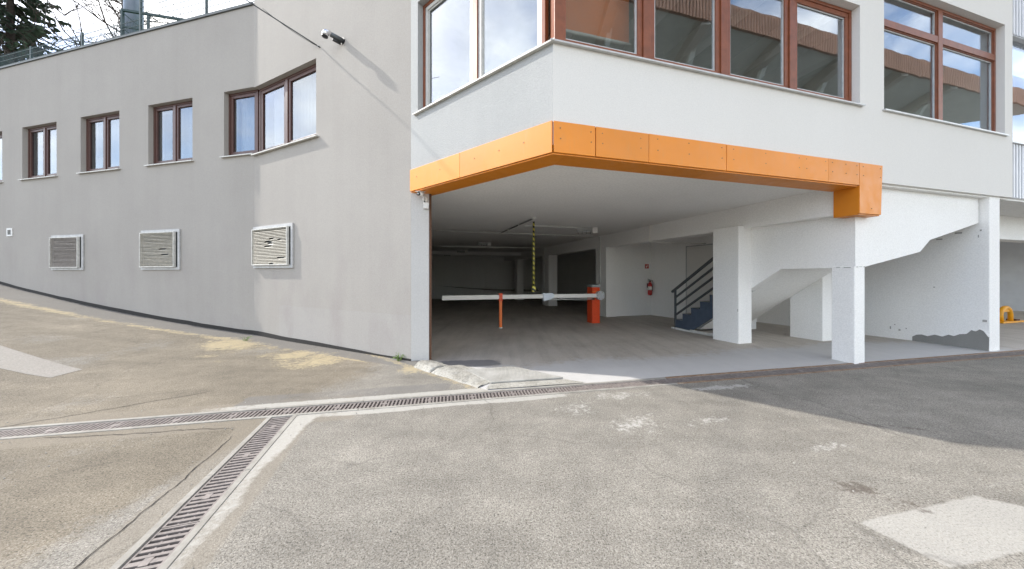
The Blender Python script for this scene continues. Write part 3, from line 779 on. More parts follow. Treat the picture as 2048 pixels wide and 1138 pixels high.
MB().box(Bf, 7.28, 7.45, 3.3, 7.32, -0.3, 2.95).build('partition_wall', 'garage_white', gar)
MB().box(Bf, 7.45, 9.0, 4.4, 4.6, -0.3, 2.95).build('partition_wall', 'garage_white', gar)
MB().box(Bf, 7.22, 7.28, 3.3, 5.79, -0.3, 2.95).build('pier', 'garage_white', gar, bevel=0.008)
dr = MB().box(Bf, 7.205, 7.219, 4.3, 5.46, -0.12, 2.35).build('door', 'facade_plaster', gar, bevel=0.003)
m = MB(); m.box(Bf, 7.20, 7.2195, 5.464, 5.50, -0.12, 2.40); m.box(Bf, 7.20, 7.2195, 4.26, 5.462, 2.36, 2.40); m.build('door_frame', 'vent_grey', dr)
m = MB(); m.box(Bf, 7.15, 7.2045, 4.42, 4.45, 0.98, 1.01); m.build('door_handle', 'conduit_dark', dr)
# stair walls
pz = [(0.30, 1.58), (1.27, 1.57), (1.76, 1.23), (1.95, 1.10), (1.95, 2.52), (0.30, 2.52)]
MB().prism([Bf(5.40, v, z) for v, z in pz], [Bf(5.58, v, z) for v, z in pz]).build('stair_wall', 'garage_white', gar)
pz = [(5.40, 1.58), (5.66, 1.60), (7.11, 1.87), (7.40, 2.09), (8.93, 2.46), (8.93, 2.95), (5.40, 2.95)]
MB().prism([Bf(u, .15, z) for u, z in pz], [Bf(u, .30, z) for u, z in pz]).build('stair_wall', 'garage_white', gar, label='white stair parapet with a stepped lower edge under the facade')
pz = [(1.28, 1.60), (3.37, 0.0), (3.62, 0.0), (1.28, 1.78)]
MB().box(Bf, 5.585, 5.9, 0.31, 1.28, 1.61, 1.80).build('stair_landing', 'garage_soffit', gar)
MB().prism([Bf(5.59, v, z) for v, z in pz], [Bf(7.049, v, z) for v, z in pz]).build('stair_slab', 'garage_soffit', gar)
MB().box(Bf, 8.95, 9.30, 0.03, 24.2, -0.5, 2.94).build('garage_end_wall', 'garage_white', gar, bevel=0.012, label='white cross wall with a bare mortar patch at its foot')
# mortar patch
pp = [(1.02, 0.10), (1.02, -0.06), (0.04, -0.05), (0.035, 0.27), (0.09, 0.38), (0.14, 0.41), (0.19, 0.36), (0.24, 0.38), (0.30, 0.29), (0.38, 0.27), (0.45, 0.22), (0.52, 0.235), (0.60, 0.18), (0.70, 0.20), (0.80, 0.15), (0.88, 0.17), (0.96, 0.15)]
MB().prism([Bf(8.946, v, z) for v, z in pp], [Bf(8.952, v, z) for v, z in pp]).build('mortar_patch', 'mortar', gar)
m = MB()
for (v, z, w, h) in ((0.70, 1.18, .02, .02), (.12, 2.30, .02, .03), (.15, 2.18, .012, .05), (0.06, .55, .05, .04), (1.2, .18, .03, .04), (1.35, .2, .02, .06), (1.28, .30, .02, .02), (1.1, .24, .02, .02), (.35, 2.28, .09, .03), (.6, 2.18, .08, .025)):
    m.box(Bf, 8.945, 8.952, v, v + w, z, z + h)
for (u_, w_, z_, h_) in ((5.42, .05, 1.585, .012), (5.49, .08, 1.592, .008), (5.60, .035, 1.588, .014)):
    m.box(Bf, u_, u_ + w_, 0.1475, 0.153, z_, z_ + h_)
for (v_, w_, z_, h_) in ((0.2, .09, 1.578, .012), (.34, .05, 1.583, .010)):
    m.box(Bf, 5.380, 5.386, v_, v_ + w_, z_, z_ + h_)
for (v_, w_, z_, h_) in ((1.88, .012, .66, .06),):
    m.box(Bf, 5.045, 5.051, v_, v_ + w_, z_, z_ + h_)
m.build('plaster_chips', 'chip_grey', gar, kind='stuff')
rim = []
for k_ in range(3, len(pp) + 1):
    rim.append(pp[k_ % len(pp)])
mm_ = MB()
for (v0_, z0_), (v1_, z1_) in zip(rim[:-1], rim[1:]):
    mm_.bar(Bf(8.944, v0_, z0_), Bf(8.944, v1_, z1_), 0.012, 0.016)
mm_.build('broken_edge', 'garage_white', gar)
# brown steel angle at the left jamb
MB().box(Bf, -1.338, -1.30, 2.262, 2.30, 0.0, 2.86).build('steel_angle', 'rust', gar)

# orange cladding
zb0, zb1 = 2.87, 3.225
cuts = [(-0.0, 0.53), (0.536, 1.27), (1.274, 2.50), (2.504, 4.46), (4.464, 5.165)]
for k_, (a, b) in enumerate(cuts): MB().box(Bf, a + (0.004 if a <= 0 else 0), b - 0.004, -0.022 - (0, .004, .001, .003, .0)[k_], -0.002, zb0, zb1 - (0, .004, .001, .003, 0)[k_]).build('cladding_panel', 'orange_panel', gar, bevel=0.002)
MB().prism([Bf(u, -.022, z) for u, z in ((5.169, zb1), (5.72, zb1), (5.68, 2.43), (5.169, 2.43))], [Bf(u, -.002, z) for u, z in ((5.169, zb1), (5.72, zb1), (5.68, 2.43), (5.169, 2.43))]).build('cladding_panel', 'orange_panel', gar, bevel=0.002)
MB().box(Bf, 5.17, 5.186, -0.001, 0.31, 2.43, 2.868).build('cladding_panel', 'orange_panel', gar)
MB().box(Bf, 5.17, 5.68, -0.001, 0.31, 2.412, 2.428).build('cladding_panel', 'orange_panel', gar)
MB().box(Bf, 5.66, 5.678, -0.001, 0.149, 2.43, 2.95).build('cladding_panel', 'orange_panel', gar)
for a, b in ((0.16, 2.3), (2.304, 5.168)): MB().box(Bf, a, b, -0.001, 0.33, 2.852, 2.868).build('cladding_panel', 'orange_panel', gar)
for a, b in ((0.003, 1.55), (1.554, BLL - 0.002)): MB().box(Wf, a, b, -0.022, -0.002, zb0, zb1 + 0.005).build('cladding_panel', 'orange_panel', gar, bevel=0.002)
pts = [Wf(0.0, 0.0, 0), Wf(BLL, 0.0, 0), Wf(BLL + .12, .36, 0), Bf(0.157, 0.33, 0), Bf(0.157, 0.0, 0)]
MB().prism([p + Z * 2.852 for p in pts], [p + Z * 2.868 for p in pts]).build('cladding_panel', 'orange_panel', gar)
m = MB()
def rivet(fn, a, c): m.tube([fn(a, -0.021, c), fn(a, -0.0262, c)], 0.008, 8)
for a in (0.08, 0.47, 0.62, 1.15, 1.40, 1.88, 2.42, 2.62, 3.2, 3.85, 4.0, 4.4, 4.55, 4.85, 5.1, 5.25, 5.66):
    rivet(Bf, a, 3.17 - (0.02 if a < 1.3 else 0)); rivet(Bf, a + 0.004, 3.03)
rivet(Bf, 5.45, 2.52)
for s in (0.4, 0.8, 1.25, 2.0, 2.6): rivet(Wf, s, 3.08)
m.build('rivets', 'screw', gar, kind='stuff')

# corner window (front leg, slanted leg), right window
w = window(gar, Bf, 0.06, 5.217, SZ + 0.035, 5.717, 0.10, [1.34, 2.60, 3.90], 'red_wood', 'glass', name='window', mull=0.11, sash_w=0.07, gasket='zinc', label='four-pane front side of the corner window')
MB().box(Bf, 0.045, 0.19, 0.06, 0.20, SZ + 0.04, 5.95).build('corner_post', 'red_wood', w, bevel=0.006)
MB().prism([Bf(-0.05, -0.05, SZ - .014), Bf(-.05, -0.05, SZ + .004), Bf(.1, .12, SZ + .034), Bf(.1, .12, SZ)], [Bf(5.26, -0.05, SZ - .014), Bf(5.26, -.05, SZ + .004), Bf(5.26, .12, SZ + .034), Bf(5.26, .12, SZ)]).build('sill', 'zinc', w)
w = window(gar, Wf, 0.17, 2.597, SZ + 0.035, 5.977, 0.10, [1.36], 'red_wood', 'glass', name='window', mull=0.10, sash_w=0.06, gasket='pale_sash', sash_mat='pale_sash', label='two-pane slanted side of the corner window')
MB().prism([Wf(-0.05, -0.05, SZ - .014), Wf(-.05, -0.05, SZ + .006), Wf(.1, .12, SZ + .034), Wf(.1, .12, SZ)], [Wf(2.68, -0.05, SZ - .014), Wf(2.68, -.05, SZ + .006), Wf(2.68, .12, SZ + .034), Wf(2.68, .12, SZ)]).build('sill', 'dirty_white_metal', w)
w = window(gar, Bf, 5.803, 9.377, SZ + 0.055, 6.277, 0.10, [7.57], 'red_wood', 'glass', name='window', transom=5.70, mull=0.13, sash_w=0.012, gasket='zinc', label='big window with a cross of red-brown bars at the facade end')
MB().box(Bf, 5.76, 9.42, -0.04, 0.10, SZ - 0.005, SZ + 0.019).build('sill', 'zinc', w)

# ------------------------------------------------------------------ neighbour building at the right edge
nb = thing('neighbour_building', Bf(14, 4, 0), 'white ribbed-metal building with open bay at the right edge', 'building')
m = MB()
for z0, z1 in ((2.99, 4.10), (6.25, 8.8)):
    m.box(Bf, 9.66, 22, 0.09, 0.3, z0, z1)
m.build('wall', 'clad_white', nb)
for k in range(20):
    for z0, z1 in ((2.992, 4.095), (6.255, 8.79)):
        MB().box(Bf, 9.67 + k * 0.11, 9.715 + k * 0.11, 0.06, 0.091, z0, z1).build('wall_rib', 'clad_white', nb)
MB().box(Bf, 9.66, 22, 0.16, 0.17, 4.1, 6.25).build('window', 'glass', nb)
MB().box(Bf, 9.66, 22, 0.03, 0.20, 4.07, 4.10).build('sill', 'zinc', nb)
MB().box(Bf, 9.66, 22, 3.0, 3.2, 3.2, 8.8).build('room_wall', 'canopy_brown', nb)
MB().box(Bf, 9.305, 22, 0.12, 8, 2.95, 3.15).build('ceiling', 'garage_soffit', nb)
MB().box(Bf, 9.305, 22, 1.1, 1.5, 2.35, 2.95).build('beam', 'garage_white', nb)
MB().box(Bf, 9.305, 25, 4.3, 4.6, -0.3, 2.95).build('back_wall', 'garage_white', nb)
MB().box(Bf, 22, 22.3, 0.3, 6, -0.3, 8.8).build('end_wall', 'clad_white', nb)

# ------------------------------------------------------------------ concrete kerb ramp, checker plate, threshold
t = thing('concrete_ramp', (WA.x, WA.y, 0), 'crumbling pale concrete kerb ramp at the foot of the wall corner', 'kerb')
ed = (WB - WA).normalized(); LW = (WB - WA).length
def Ff(s, b, z): return WA + ed * s + Wn * b + Z * z
def kerb(name, s0, s1, wid, hh, seed):
    m = MB(); n, k = 34, 18; grid = []
    for i in range(n + 1):
        s = s0 + (s1 - s0) * i / n; row = []
        for j in range(k + 1):
            b = -0.05 + (wid + 0.05) * j / k
            prof = hh(s) * min(1, (j / k) * 5) * (1 - 0.75 * sm(0.45, 1.0, j / k))
            p = Ff(s, b, 0); endf = min(1, (s - s0) / 0.03 + .35, (s1 - s) / 0.03 + .35)
            row.append(Ff(s, b + 0.02 * nz(p.x, p.y, 4, seed + 2), prof * endf + (0.016 * nz(p.x, p.y, 6, seed + 5) + 0.012 * nz(p.x, p.y, 14, seed + 1)) * (j > 0) - (0.03 if j == 0 else 0) + 0.004))
        grid.append(row)
    for i in range(n):
        for j in range(k): m.quad(grid[i][j], grid[i + 1][j], grid[i + 1][j + 1], grid[i][j + 1])
    return m.build(name, 'concrete', t, True)
kerb('kerb_stone', 0.0, 0.42, 0.36, lambda s: 0.075 - 0.05 * s, 2)
kerb('kerb_stone', 0.43, 1.42, 0.50, lambda s: 0.062 - 0.04 * s, 8)
# rough fill between kerb, drain and plate
def slabsheet(name, pts, h, mat, parent=None, n=14, amp=0.008, **k):
    m = MB(); P = [Bf(u, v, 0) for u, v in pts]
    def g(a, b):
        p = P[0].lerp(P[1], a).lerp(P[3].lerp(P[2], a), b); return p + Z * (h + amp * nz(p.x, p.y, 6, 3))
    for i in range(n):
        for j in range(n): m.quad(g(i / n, j / n), g((i + 1) / n, j / n), g((i + 1) / n, (j + 1) / n), g(i / n, (j + 1) / n))
    return m.build(name, mat, parent, True, **k)
pA, pB = Vector((-0.92, 4.86, 0)), Vector((0.70, 4.44, 0))       # rear-left / right corners of the plate in world
def toUV(p): q = Vector(p) - C0; return (q.dot(U), q.dot(V))
slabsheet('concrete_threshold', [toUV((-0.33, 4.03, 0)), toUV((1.0, 4.275, 0)), toUV((0.72, 4.42, 0)), toUV((-0.30, 4.22, 0))], 0.012, 'concrete', None, 10, 0.005, kind='structure')
pl = thing('checker_plate', (0.1, 4.5, 0), 'ribbed steel checker plate lying on the floor behind the drain', 'plate')
PL = [Vector((-0.28, 4.25, 0)), Vector((0.72, 4.45, 0)), Vector((0.02, 4.98, 0)), Vector((-0.72, 4.80, 0))]
MB().prism([p + Z * 0.010 for p in PL], [p + Z * 0.026 for p in PL]).build('plate', 'checker_steel', pl)
m = MB(); n1, n2 = 30, 20
for i in range(n1):
    for j in range(n2):
        a, b = (i + 0.5) / n1, (j + 0.5) / n2
        p = PL[0].lerp(PL[1], a).lerp(PL[3].lerp(PL[2], a), b) + Z * 0.026
        d = (U if (i + j) % 2 else V); e = Vector((-d.y, d.x, 0))
        A, B_, C_, D_ = p - d * 0.013, p + e * 0.005, p + d * 0.013, p - e * 0.005; T = p + Z * 0.0028
        k = len(m.v); m.v += [tuple(x) for x in (A, B_, C_, D_, T)]; m.f += [(k, k + 1, k + 4), (k + 1, k + 2, k + 4), (k + 2, k + 3, k + 4), (k + 3, k, k + 4)]
m.build('studs', 'checker_steel', pl, kind='stuff')

# ------------------------------------------------------------------ steel stair in the garage
st = thing('steel_stair', Bf(5.4, 4.0, fz(4)), 'blue steel stair with grey railing behind the wide column', 'stair')
vb = 3.97; run = 0.283; rise = 0.19; fl = fz(4)
prof = []
for k in range(5):
    prof += [(vb - run * k, rise * (k + 1)), (vb - run * (k + 1), rise * (k + 1))]
top = [(vb, fl)] + prof
poly = top + [(vb - run * 5, rise * 5 - 0.42), (vb - 0.50, fl)]
MB().prism([Bf(5.33, v, z) for v, z in poly], [Bf(5.345, v, z) for v, z in poly]).build('stringer', 'blue_steel', st)
MB().prism([Bf(6.18, v, z) for v, z in poly], [Bf(6.195, v, z) for v, z in poly]).build('stringer', 'blue_steel', st)
for k in range(5):
    MB().box(Bf, 5.346, 6.179, vb - run * (k + 1), vb - run * k + 0.02, rise * (k + 1) - 0.035, rise * (k + 1) + 0.002).build('tread', 'grey_steel', st)
MB().box(Bf, 5.315, 5.327, 2.6, vb + .1, -0.08, -0.03).build('base_rail', 'conduit_grey', st)
slope = rise / run
MB().bar(Bf(5.338, 3.95, fl), Bf(5.338, 3.95, 1.02), 0.045).build('railing_post', 'grey_steel', st)
for dz, r, ex in ((1.03, 0.055, 0.12), (0.80, 0.042, 0), (0.57, 0.042, 0), (0.31, 0.042, 0)):
    MB().bar(Bf(5.338, 3.95 + ex, dz - ex * slope), Bf(5.338, 2.55, dz + 1.4 * slope), r).build('rail', 'grey_steel', st)
MB().bar(Bf(5.338, 2.6, 0.9), Bf(5.338, 2.6, 1.9), 0.045).build('railing_post', 'grey_steel', st)
g = MB(); g.prism([Bf(5.29, 3.42, -0.045), Bf(5.29, 2.5, -0.03), Bf(5.29, 2.5, 0.03), Bf(5.29, 3.40, 0.005)], [Bf(5.325, 3.42, -0.045), Bf(5.325, 2.5, -0.03), Bf(5.325, 2.5, 0.03), Bf(5.325, 3.40, 0.005)])
tmb = g.build('timber_beam', 'dirty_white_metal', None, bevel=0.006); tmb['label'] = 'whitish timber lying on the floor beside the blue stair'; tmb['category'] = 'timber'

# ------------------------------------------------------------------ barrier
ba = thing('parking_barrier', Bf(4.0, 6.03, fz(6)), 'white boom barrier with red cabinet across the garage entrance', 'barrier')
f0 = fz(6.0)
MB().box(Bf, 3.80, 4.08, 5.80, 6.14, f0, 1.02).build('cabinet', 'barrier_red', ba, bevel=0.012)
MB().box(Bf, 3.79, 4.09, 5.79, 6.15, 1.022, 1.035).build('cabinet_rim', 'clear_lid', ba)
MB().box(Bf, 3.80, 4.08, 5.80, 6.14, 1.035, 1.10).build('lid', 'clear_lid', ba, bevel=0.01)
MB().box(Bf, 3.798, 4.082, 5.797, 5.80, 0.86, 0.90).build('cabinet_strip', 'barrier_orange', ba)
MB().tube([Bf(4.04, 5.68, 0.76), Bf(4.04, 5.799, 0.76)], 0.145, 28).build('hub_disc', 'disc_grey', ba, bevel=0.004)
m = MB()
for k in range(6): 
    t_ = k * math.pi / 3; m.tube([Bf(4.04 + .11 * math.cos(t_), 5.68, .76 + .11 * math.sin(t_)), Bf(4.04 + .11 * math.cos(t_), 5.672, .76 + .11 * math.sin(t_))], 0.012, 8)
m.build('hub_bolts', 'screw', ba, kind='stuff')
MB().prism([Bf(3.92, 5.70, .70), Bf(3.92, 5.70, .82), Bf(3.92, 5.74, .82), Bf(3.92, 5.74, .70)], [Bf(2.2, 5.70, .715), Bf(2.2, 5.70, .835), Bf(2.2, 5.74, .835), Bf(2.2, 5.74, .715)]).build('boom', 'barrier_white', ba, bevel=0.006)
MB().prism([Bf(2.2, 5.695, .713), Bf(2.2, 5.695, .833), Bf(2.2, 5.735, .833), Bf(2.2, 5.735, .713)], [Bf(-.95, 5.695, .72), Bf(-.95, 5.695, .85), Bf(-.95, 5.735, .85), Bf(-.95, 5.735, .72)]).build('boom', 'barrier_white', ba, bevel=0.006)
pz = [(2.05, .87), (2.36, .87), (2.43, .82), (2.42, .74), (2.28, .66), (2.08, .63)]
MB().prism([Bf(u, 5.66, z) for u, z in pz], [Bf(u, 5.78, z) for u, z in pz]).build('boom_joint', 'bracket_blue', ba, bevel=0.012)
MB().tube([Bf(3.82, 5.72, .655), Bf(2.3, 5.72, .665)], 0.010, 6).build('tension_rod', 'conduit_grey', ba)
MB().box(Bf, 3.75, 3.83, 5.70, 5.76, .62, .69).build('rod_clamp', 'rust', ba)
po = thing('boom_rest_post', Bf(.74, 5.72, fz(5.7)), 'orange post with a fork holding up the white barrier boom', 'post')
MB().box(Bf, 0.70, 0.78, 5.69, 5.77, fz(5.7) + 0.03, 0.70).build('post', 'barrier_orange', po, bevel=0.006)
MB().box(Bf, 0.69, 0.79, 5.68, 5.78, fz(5.7), fz(5.7) + 0.03).build('base', 'conduit_grey', po)
m = MB(); m.box(Bf, 0.69, 0.79, 5.672, 5.692, 0.66, 0.89); m.box(Bf, 0.69, 0.79, 5.738, 5.758, 0.66, 0.89); m.build('fork', 'barrier_red', po)

# hanging pull switch
pc = thing('pull_switch', Bf(1.31, 4.4, 1.05), 'yellow and black striped pull cord hanging from the garage ceiling', 'pull switch')
MB().tube([Bf(1.31, 4.4, 1.14), Bf(1.31, 4.4, 2.82)], 0.028, 10).build('cord', 'warning_stripe', pc, True)
MB().box(Bf, 1.265, 1.355, 4.37, 4.43, 1.0, 1.14).build('handle', 'warning_stripe', pc, bevel=0.008)
MB().tube([Bf(1.31, 4.4, 2.82), Bf(1.31, 4.4, 2.93)], 0.018, 8).build('hook', 'conduit_grey', pc)
MB().box(Bf, 1.26, 1.36, 4.35, 4.45, 2.89, 2.93).build('ceiling_box', 'conduit_grey', pc)

def conduit(name, path, r, mat, label, clips=0):
    t = thing(name, path[0], label, 'conduit')
    MB().tube(path, r, 8).build('pipe', mat, t, True)
    for k in range(clips):
        a, b = Vector(path[0]), Vector(path[1]); p = a.lerp(b, (k + 1) / (clips + 1)); d = (b - a).normalized() * 0.02
        MB().bar(p - d, p + d, r * 3, r * 2.6).build('clip', 'conduit_grey', t)
conduit('ceiling_conduit', [Bf(-1.33, 7.45, 2.90), Bf(5.05, 7.62, 2.90), Bf(5.15, 7.62, 2.88), Bf(5.18, 7.62, 2.80), Bf(5.18, 7.62, -.15)], 0.022, 'conduit_grey', 'grey conduit crossing the ceiling and running down the column behind the red cabinet', 6)
conduit('ceiling_conduit', [Bf(-1.33, 14.2, 2.90), Bf(5.12, 13.6, 2.90), Bf(5.175, 13.6, 2.85), Bf(5.175, 13.6, -.3)], 0.022, 'conduit_grey', 'farthest thin conduit crossing the dark part of the ceiling', 4)
conduit('ceiling_conduit', [Bf(1.31, 4.46, 2.905), Bf(1.18, 7.7, 2.905)], 0.02, 'conduit_dark', 'dark conduit from the striped pull cord back to the crossing conduit', 2)
conduit('ceiling_conduit', [Bf(1.46, 5.62, 2.905), Bf(3.72, 5.66, 2.905)], 0.024, 'conduit_grey', 'white conduit leading to the nearest ceiling lamp', 0)
conduit('beam_conduit', [Bf(5.18, 4.8, 2.93), Bf(5.18, 4.8, 2.44), Bf(5.6, 4.75, 2.42), Bf(7.2, 4.7, 2.42)], 0.022, 'barrier_white', 'white conduit dropping down the face of the beam above the stair', 0)

def cage_lamp(p, d, scale, label):
    t = thing('ceiling_lamp', p, label, 'lamp', 'bulkhead lamps on the garage ceiling')
    e = Vector((-d.y, d.x, 0)); F = lambda a, b, c: p + d * a * scale + e * b * scale + Z * c * scale
    MB().box(F, -0.2, 0.12, -0.05, 0.05, -0.035, 0.0).build('base', 'conduit_grey', t, bevel=0.006)
    MB().tube([F(-0.21, 0, -0.06), F(-0.19, 0, -0.06), F(0.08, 0, -0.06), F(0.10, 0, -0.06)], [0.03, 0.05, 0.05, 0.045], 12).build('glass', 'lamp_glass', t, True)
    for k in range(4):
        x = -0.18 + k * 0.08; MB().tube([F(x, .056 * math.cos(a), -.06 + .056 * math.sin(a)) for a in [math.pi * j / 6 + math.pi for j in range(7)]], 0.006, 5).build('cage_wire', 'conduit_dark', t)
    MB().box(F, 0.10, 0.20, -0.055, 0.055, -0.11, -0.0).build('end_cap', 'barrier_white', t, bevel=0.008)
cage_lamp(Bf(3.62, 5.80, 2.93), (U * 0.9 - V * 0.45).normalized(), 1.6, 'caged lamp on the ceiling near the red cabinet, closest one')
cage_lamp(Bf(1.3, 11.4, 2.93), U, 1.5, 'caged lamp on the ceiling between the two crossing conduits')
cage_lamp(Bf(0.9, 17.0, 2.93), U, 1.6, 'dim caged lamp far back on the ceiling, third from the entrance')
cage_lamp(Bf(0.3, 21.0, 2.93), U, 1.6, 'dim caged lamp farthest back on the garage ceiling')

# fire extinguisher + sign
fx = Bf(7.13, 7.20, -0.05)
ex = thing('fire_extinguisher', fx + Z * 0.68, 'red fire extinguisher hung in the white corner', 'extinguisher')
prof = [(0.0, .655), (.06, .66), (.075, .69), (.078, .75), (.078, 1.06), (.068, 1.11), (.04, 1.15), (.022, 1.17), (.022, 1.2)]
m = MB(); m.tube([fx + Z * z for r, z in prof], [max(r, .002) for r, z in prof], 20); m.build('cylinder', 'ext_red', ex, True)
m = MB(); m.tube([fx + Z * .86, fx + Z * 1.0], 0.0792, 20); m.build('label_band', 'barrier_white', ex, True)
m = MB(); m.box(lambda a, b, c: fx + U * a + V * b + Z * c, -.03, .03, -.03, .03, 1.19, 1.235); m.build('valve', 'black_plastic', ex)
m = MB(); m.bar(fx + Z * 1.25 + U * .02, fx + Z * 1.29 - U * .10, .02); m.bar(fx + Z * 1.225, fx + Z * 1.225 - U * .10, .02); m.build('handle', 'black_plastic', ex)
m = MB(); m.tube([fx + Z * 1.21 + U * .03, fx + Z * 1.24 + U * .09 - V * .02, fx + Z * 1.15 + U * .12 - V * .02, fx + Z * .98 + U * .105 - V * .02, fx + Z * .82 + U * .09 - V * .02], 0.011, 8); m.build('hose', 'black_plastic', ex, True)
m = MB(); m.box(Bf, 7.08, 7.18, 7.27, 7.318, 0.90, 1.07); m.build('wall_bracket', 'black_plastic', ex)
sg = thing('fire_sign', Bf(7.08, 7.31, 1.66), 'small square red sign on the white wall above the extinguisher', 'sign')
MB().box(Bf, 6.99, 7.16, 7.306, 7.317, 1.66, 1.83).build('plate', 'sign_red', sg)
m = MB(); m.box(Bf, 7.03, 7.06, 7.303, 7.307, 1.69, 1.77); m.box(Bf, 7.08, 7.13, 7.303, 7.307, 1.775, 1.795); m.box(Bf, 7.08, 7.12, 7.303, 7.307, 1.72, 1.74); m.build('symbol', 'barrier_white', sg)

# cctv at the entrance
cc_ = thing('security_camera', Bf(-1.50, 2.264, 2.78), 'white bullet security camera under the orange soffit at the wall corner', 'camera')
c0 = Bf(-1.44, 2.10, 2.80)
dirc = (Bf(-1.56, 1.9, 2.76) - c0).normalized()
m = MB(); m.tube([c0, c0 + dirc * 0.13], 0.034, 16); m.build('body', 'barrier_white', cc_, True)
m = MB(); m.tube([c0 + dirc * 0.13, c0 + dirc * 0.142], 0.030, 16); m.build('lens', 'black_plastic', cc_, True)
m = MB(); m.tube([c0 + dirc * 0.142, c0 + dirc * 0.146], 0.013, 12); m.build('lens_glass', 'lamp_glass', cc_, True)
m = MB(); m.box(lambda a, b, c: c0 + dirc * a + Z * c + dirc.cross(Z) * b, -0.02, 0.17, -0.04, 0.04, 0.036, 0.042); m.build('sunshield', 'barrier_white', cc_)
m = MB(); m.tube([c0 + dirc * 0.02, Bf(-1.42, 2.18, 2.78), Bf(-1.415, 2.262, 2.75)], 0.018, 10); m.build('bracket', 'barrier_white', cc_, True)
m = MB(); m.tube([Bf(-1.41, 2.262, 2.75), Bf(-1.41, 2.245, 2.75)], 0.045, 14); m.build('mount', 'barrier_white', cc_)
jb = thing('junction_box', Bf(-1.39, 2.26, 2.58), 'white junction box on the wall below the bullet camera', 'box')
MB().box(Bf, -1.435, -1.345, 2.20, 2.262, 2.585, 2.69).build('housing', 'barrier_white', jb, bevel=0.006)
MB().box(Bf, -1.43, -1.35, 2.194, 2.199, 2.59, 2.685).build('cover', 'white_metal', jb)
MB().tube([Bf(-1.41, 2.23, 2.69), Bf(-1.42, 2.22, 2.73)], 0.008, 6).build('lead', 'cable_black', jb)

# wall luminaire on the sunlit wall
lt = RL - 3.19
lp = thing('wall_light', Rf(lt, 0, 5.98), 'silver and black wall light jutting from the sunlit wall', 'lamp')
ax = (nR * -0.92 + DR * 0.35 + Z * 0.10).normalized()
b0 = Rf(lt, 0, 5.98)
m = MB(); m.tube([b0 + nR * 0.0, b0 - nR * 0.015], 0.06, 16); m.build('wall_plate', 'black_plastic', lp)
m = MB(); m.tube([b0, b0 + ax * 0.22], 0.045, 16); m.build('arm', 'grey_steel', lp, True)
m = MB(); m.tube([b0 + ax * 0.04 - Z * 0.075, b0 + ax * 0.18 - Z * 0.075], 0.026, 12); m.build('sensor', 'black_plastic', lp, True)
h0 = b0 + ax * 0.21
m = MB(); m.tube([h0, h0 + ax * 0.05 + Z * 0.005, h0 + ax * 0.09 - Z * 0.02, h0 + ax * 0.10 - Z * 0.09], [0.045, 0.052, 0.056, 0.056], 16); m.build('head', 'chrome', lp, True)
m = MB(); m.tube([h0 + ax * 0.10 - Z * 0.088, h0 + ax * 0.101 - Z * 0.108], [0.054, 0.050], 16); m.build('lens', 'black_plastic', lp, True)

# overhead cable
A = Rf(2.44, -0.02, 6.08); P1 = Vector((-5.34, 6.2, 6.85)); far = A + (P1 - A) * 6.0 + Z * 0.8
cb = thing('overhead_cable', A, 'black twin cable anchored on the sunlit wall and rising to the left', 'cable')
def sag(a, b, s, n=24): return [a.lerp(b, i / n) - Z * (4 * s * (i / n) * (1 - i / n)) for i in range(n + 1)]
MB().tube(sag(A, far, 0.10), 0.011, 6).build('strand', 'cable_black', cb, True)
A2 = A - Z * 0.02 + DR * -0.02
MB().tube(sag(A2, A.lerp(far, 0.12), 0.045, 10), 0.005, 5).build('strand', 'cable_black', cb, True)
MB().tube([Rf(2.44, 0.0, 6.08), Rf(2.44, -0.05, 6.08)], 0.014, 8).build('anchor', 'grey_steel', cb)

# ------------------------------------------------------------------ on the wing's roof: fence, goal-like frame, mast
fe = thing('mesh_fence', Lf(6, 0.18, ZT), 'green wire-mesh fence along the roof edge of the grey wing', 'fence')
posts = [0.35, 2.02, 4.5, 7.0, 9.5, 12.0]; FZ0, FZ1 = ZT + 0.045, ZT + 0.83
for s in posts:
    hh = FZ1 if s > 6 else FZ1 + 1.9
    MB().box(Lf, s - 0.025, s + 0.025, 0.30, 0.34, 7.55, hh).build('post', 'dark_green_steel', fe)
for i in range(len(posts) - 1):
    m = MB(); a0, a1 = posts[i] + .025, posts[i + 1] - .025; top_ = FZ1 - .03 if posts[i] > 4 else FZ1 + 1.85
    n = int((a1 - a0) / 0.06)
    for k in range(n + 1):
        s = a0 + (a1 - a0) * k / n; m.bar(Lf(s, .31, FZ0), Lf(s, .31, top_), 0.006)
    z = FZ0 + 0.06
    while z < top_: m.bar(Lf(a0, .307, z), Lf(a1, .307, z), 0.010); z += 0.16
    m.build('mesh_panel', 'dark_green_steel', fe)
gf_ = thing('goal_frame', Lf(4.55, 0.6, 7.6), 'dark green braced steel frame on the roof beside the mast', 'goal')
g0 = Vector((-11.34, 9.2, 7.6)); gd = Vector((1.56, 0.40, 0)).normalized(); gl = 2.3
def G(a, z): return g0 + gd * a + Z * z
for p, q, w in (((0, 0), (0, 1.56), .06), ((0.6, 0), (0.6, 1.50), .05), ((gl, 0), (gl, 1.50), .05), ((-0.03, 1.54), (gl, 1.54), .06), ((0, 1.06), (gl, 1.06), .04), ((0.02, 1.45), (0.6, .95), .03), ((0.02, 1.0), (0.5, .6), .03)):
    MB().bar(G(*p), G(*q), w).build('bar', 'dark_green_steel', gf_)
ms = thing('mast', Lf(4.6, 3.2, 7.6), 'thick blue-grey round mast behind the roof edge', 'mast')
m0 = Vector((-12.04, 10.05, 0))
MB().tube([m0 + Z * 7.55, m0 + Z * 12, m0 + Z * 20], [0.215, 0.21, 0.19], 24).build('shaft', 'mast_blue', ms, True)
MB().tube([m0 + Z * 7.55, m0 + Z * 7.62], 0.32, 24).build('flange', 'mast_blue', ms)
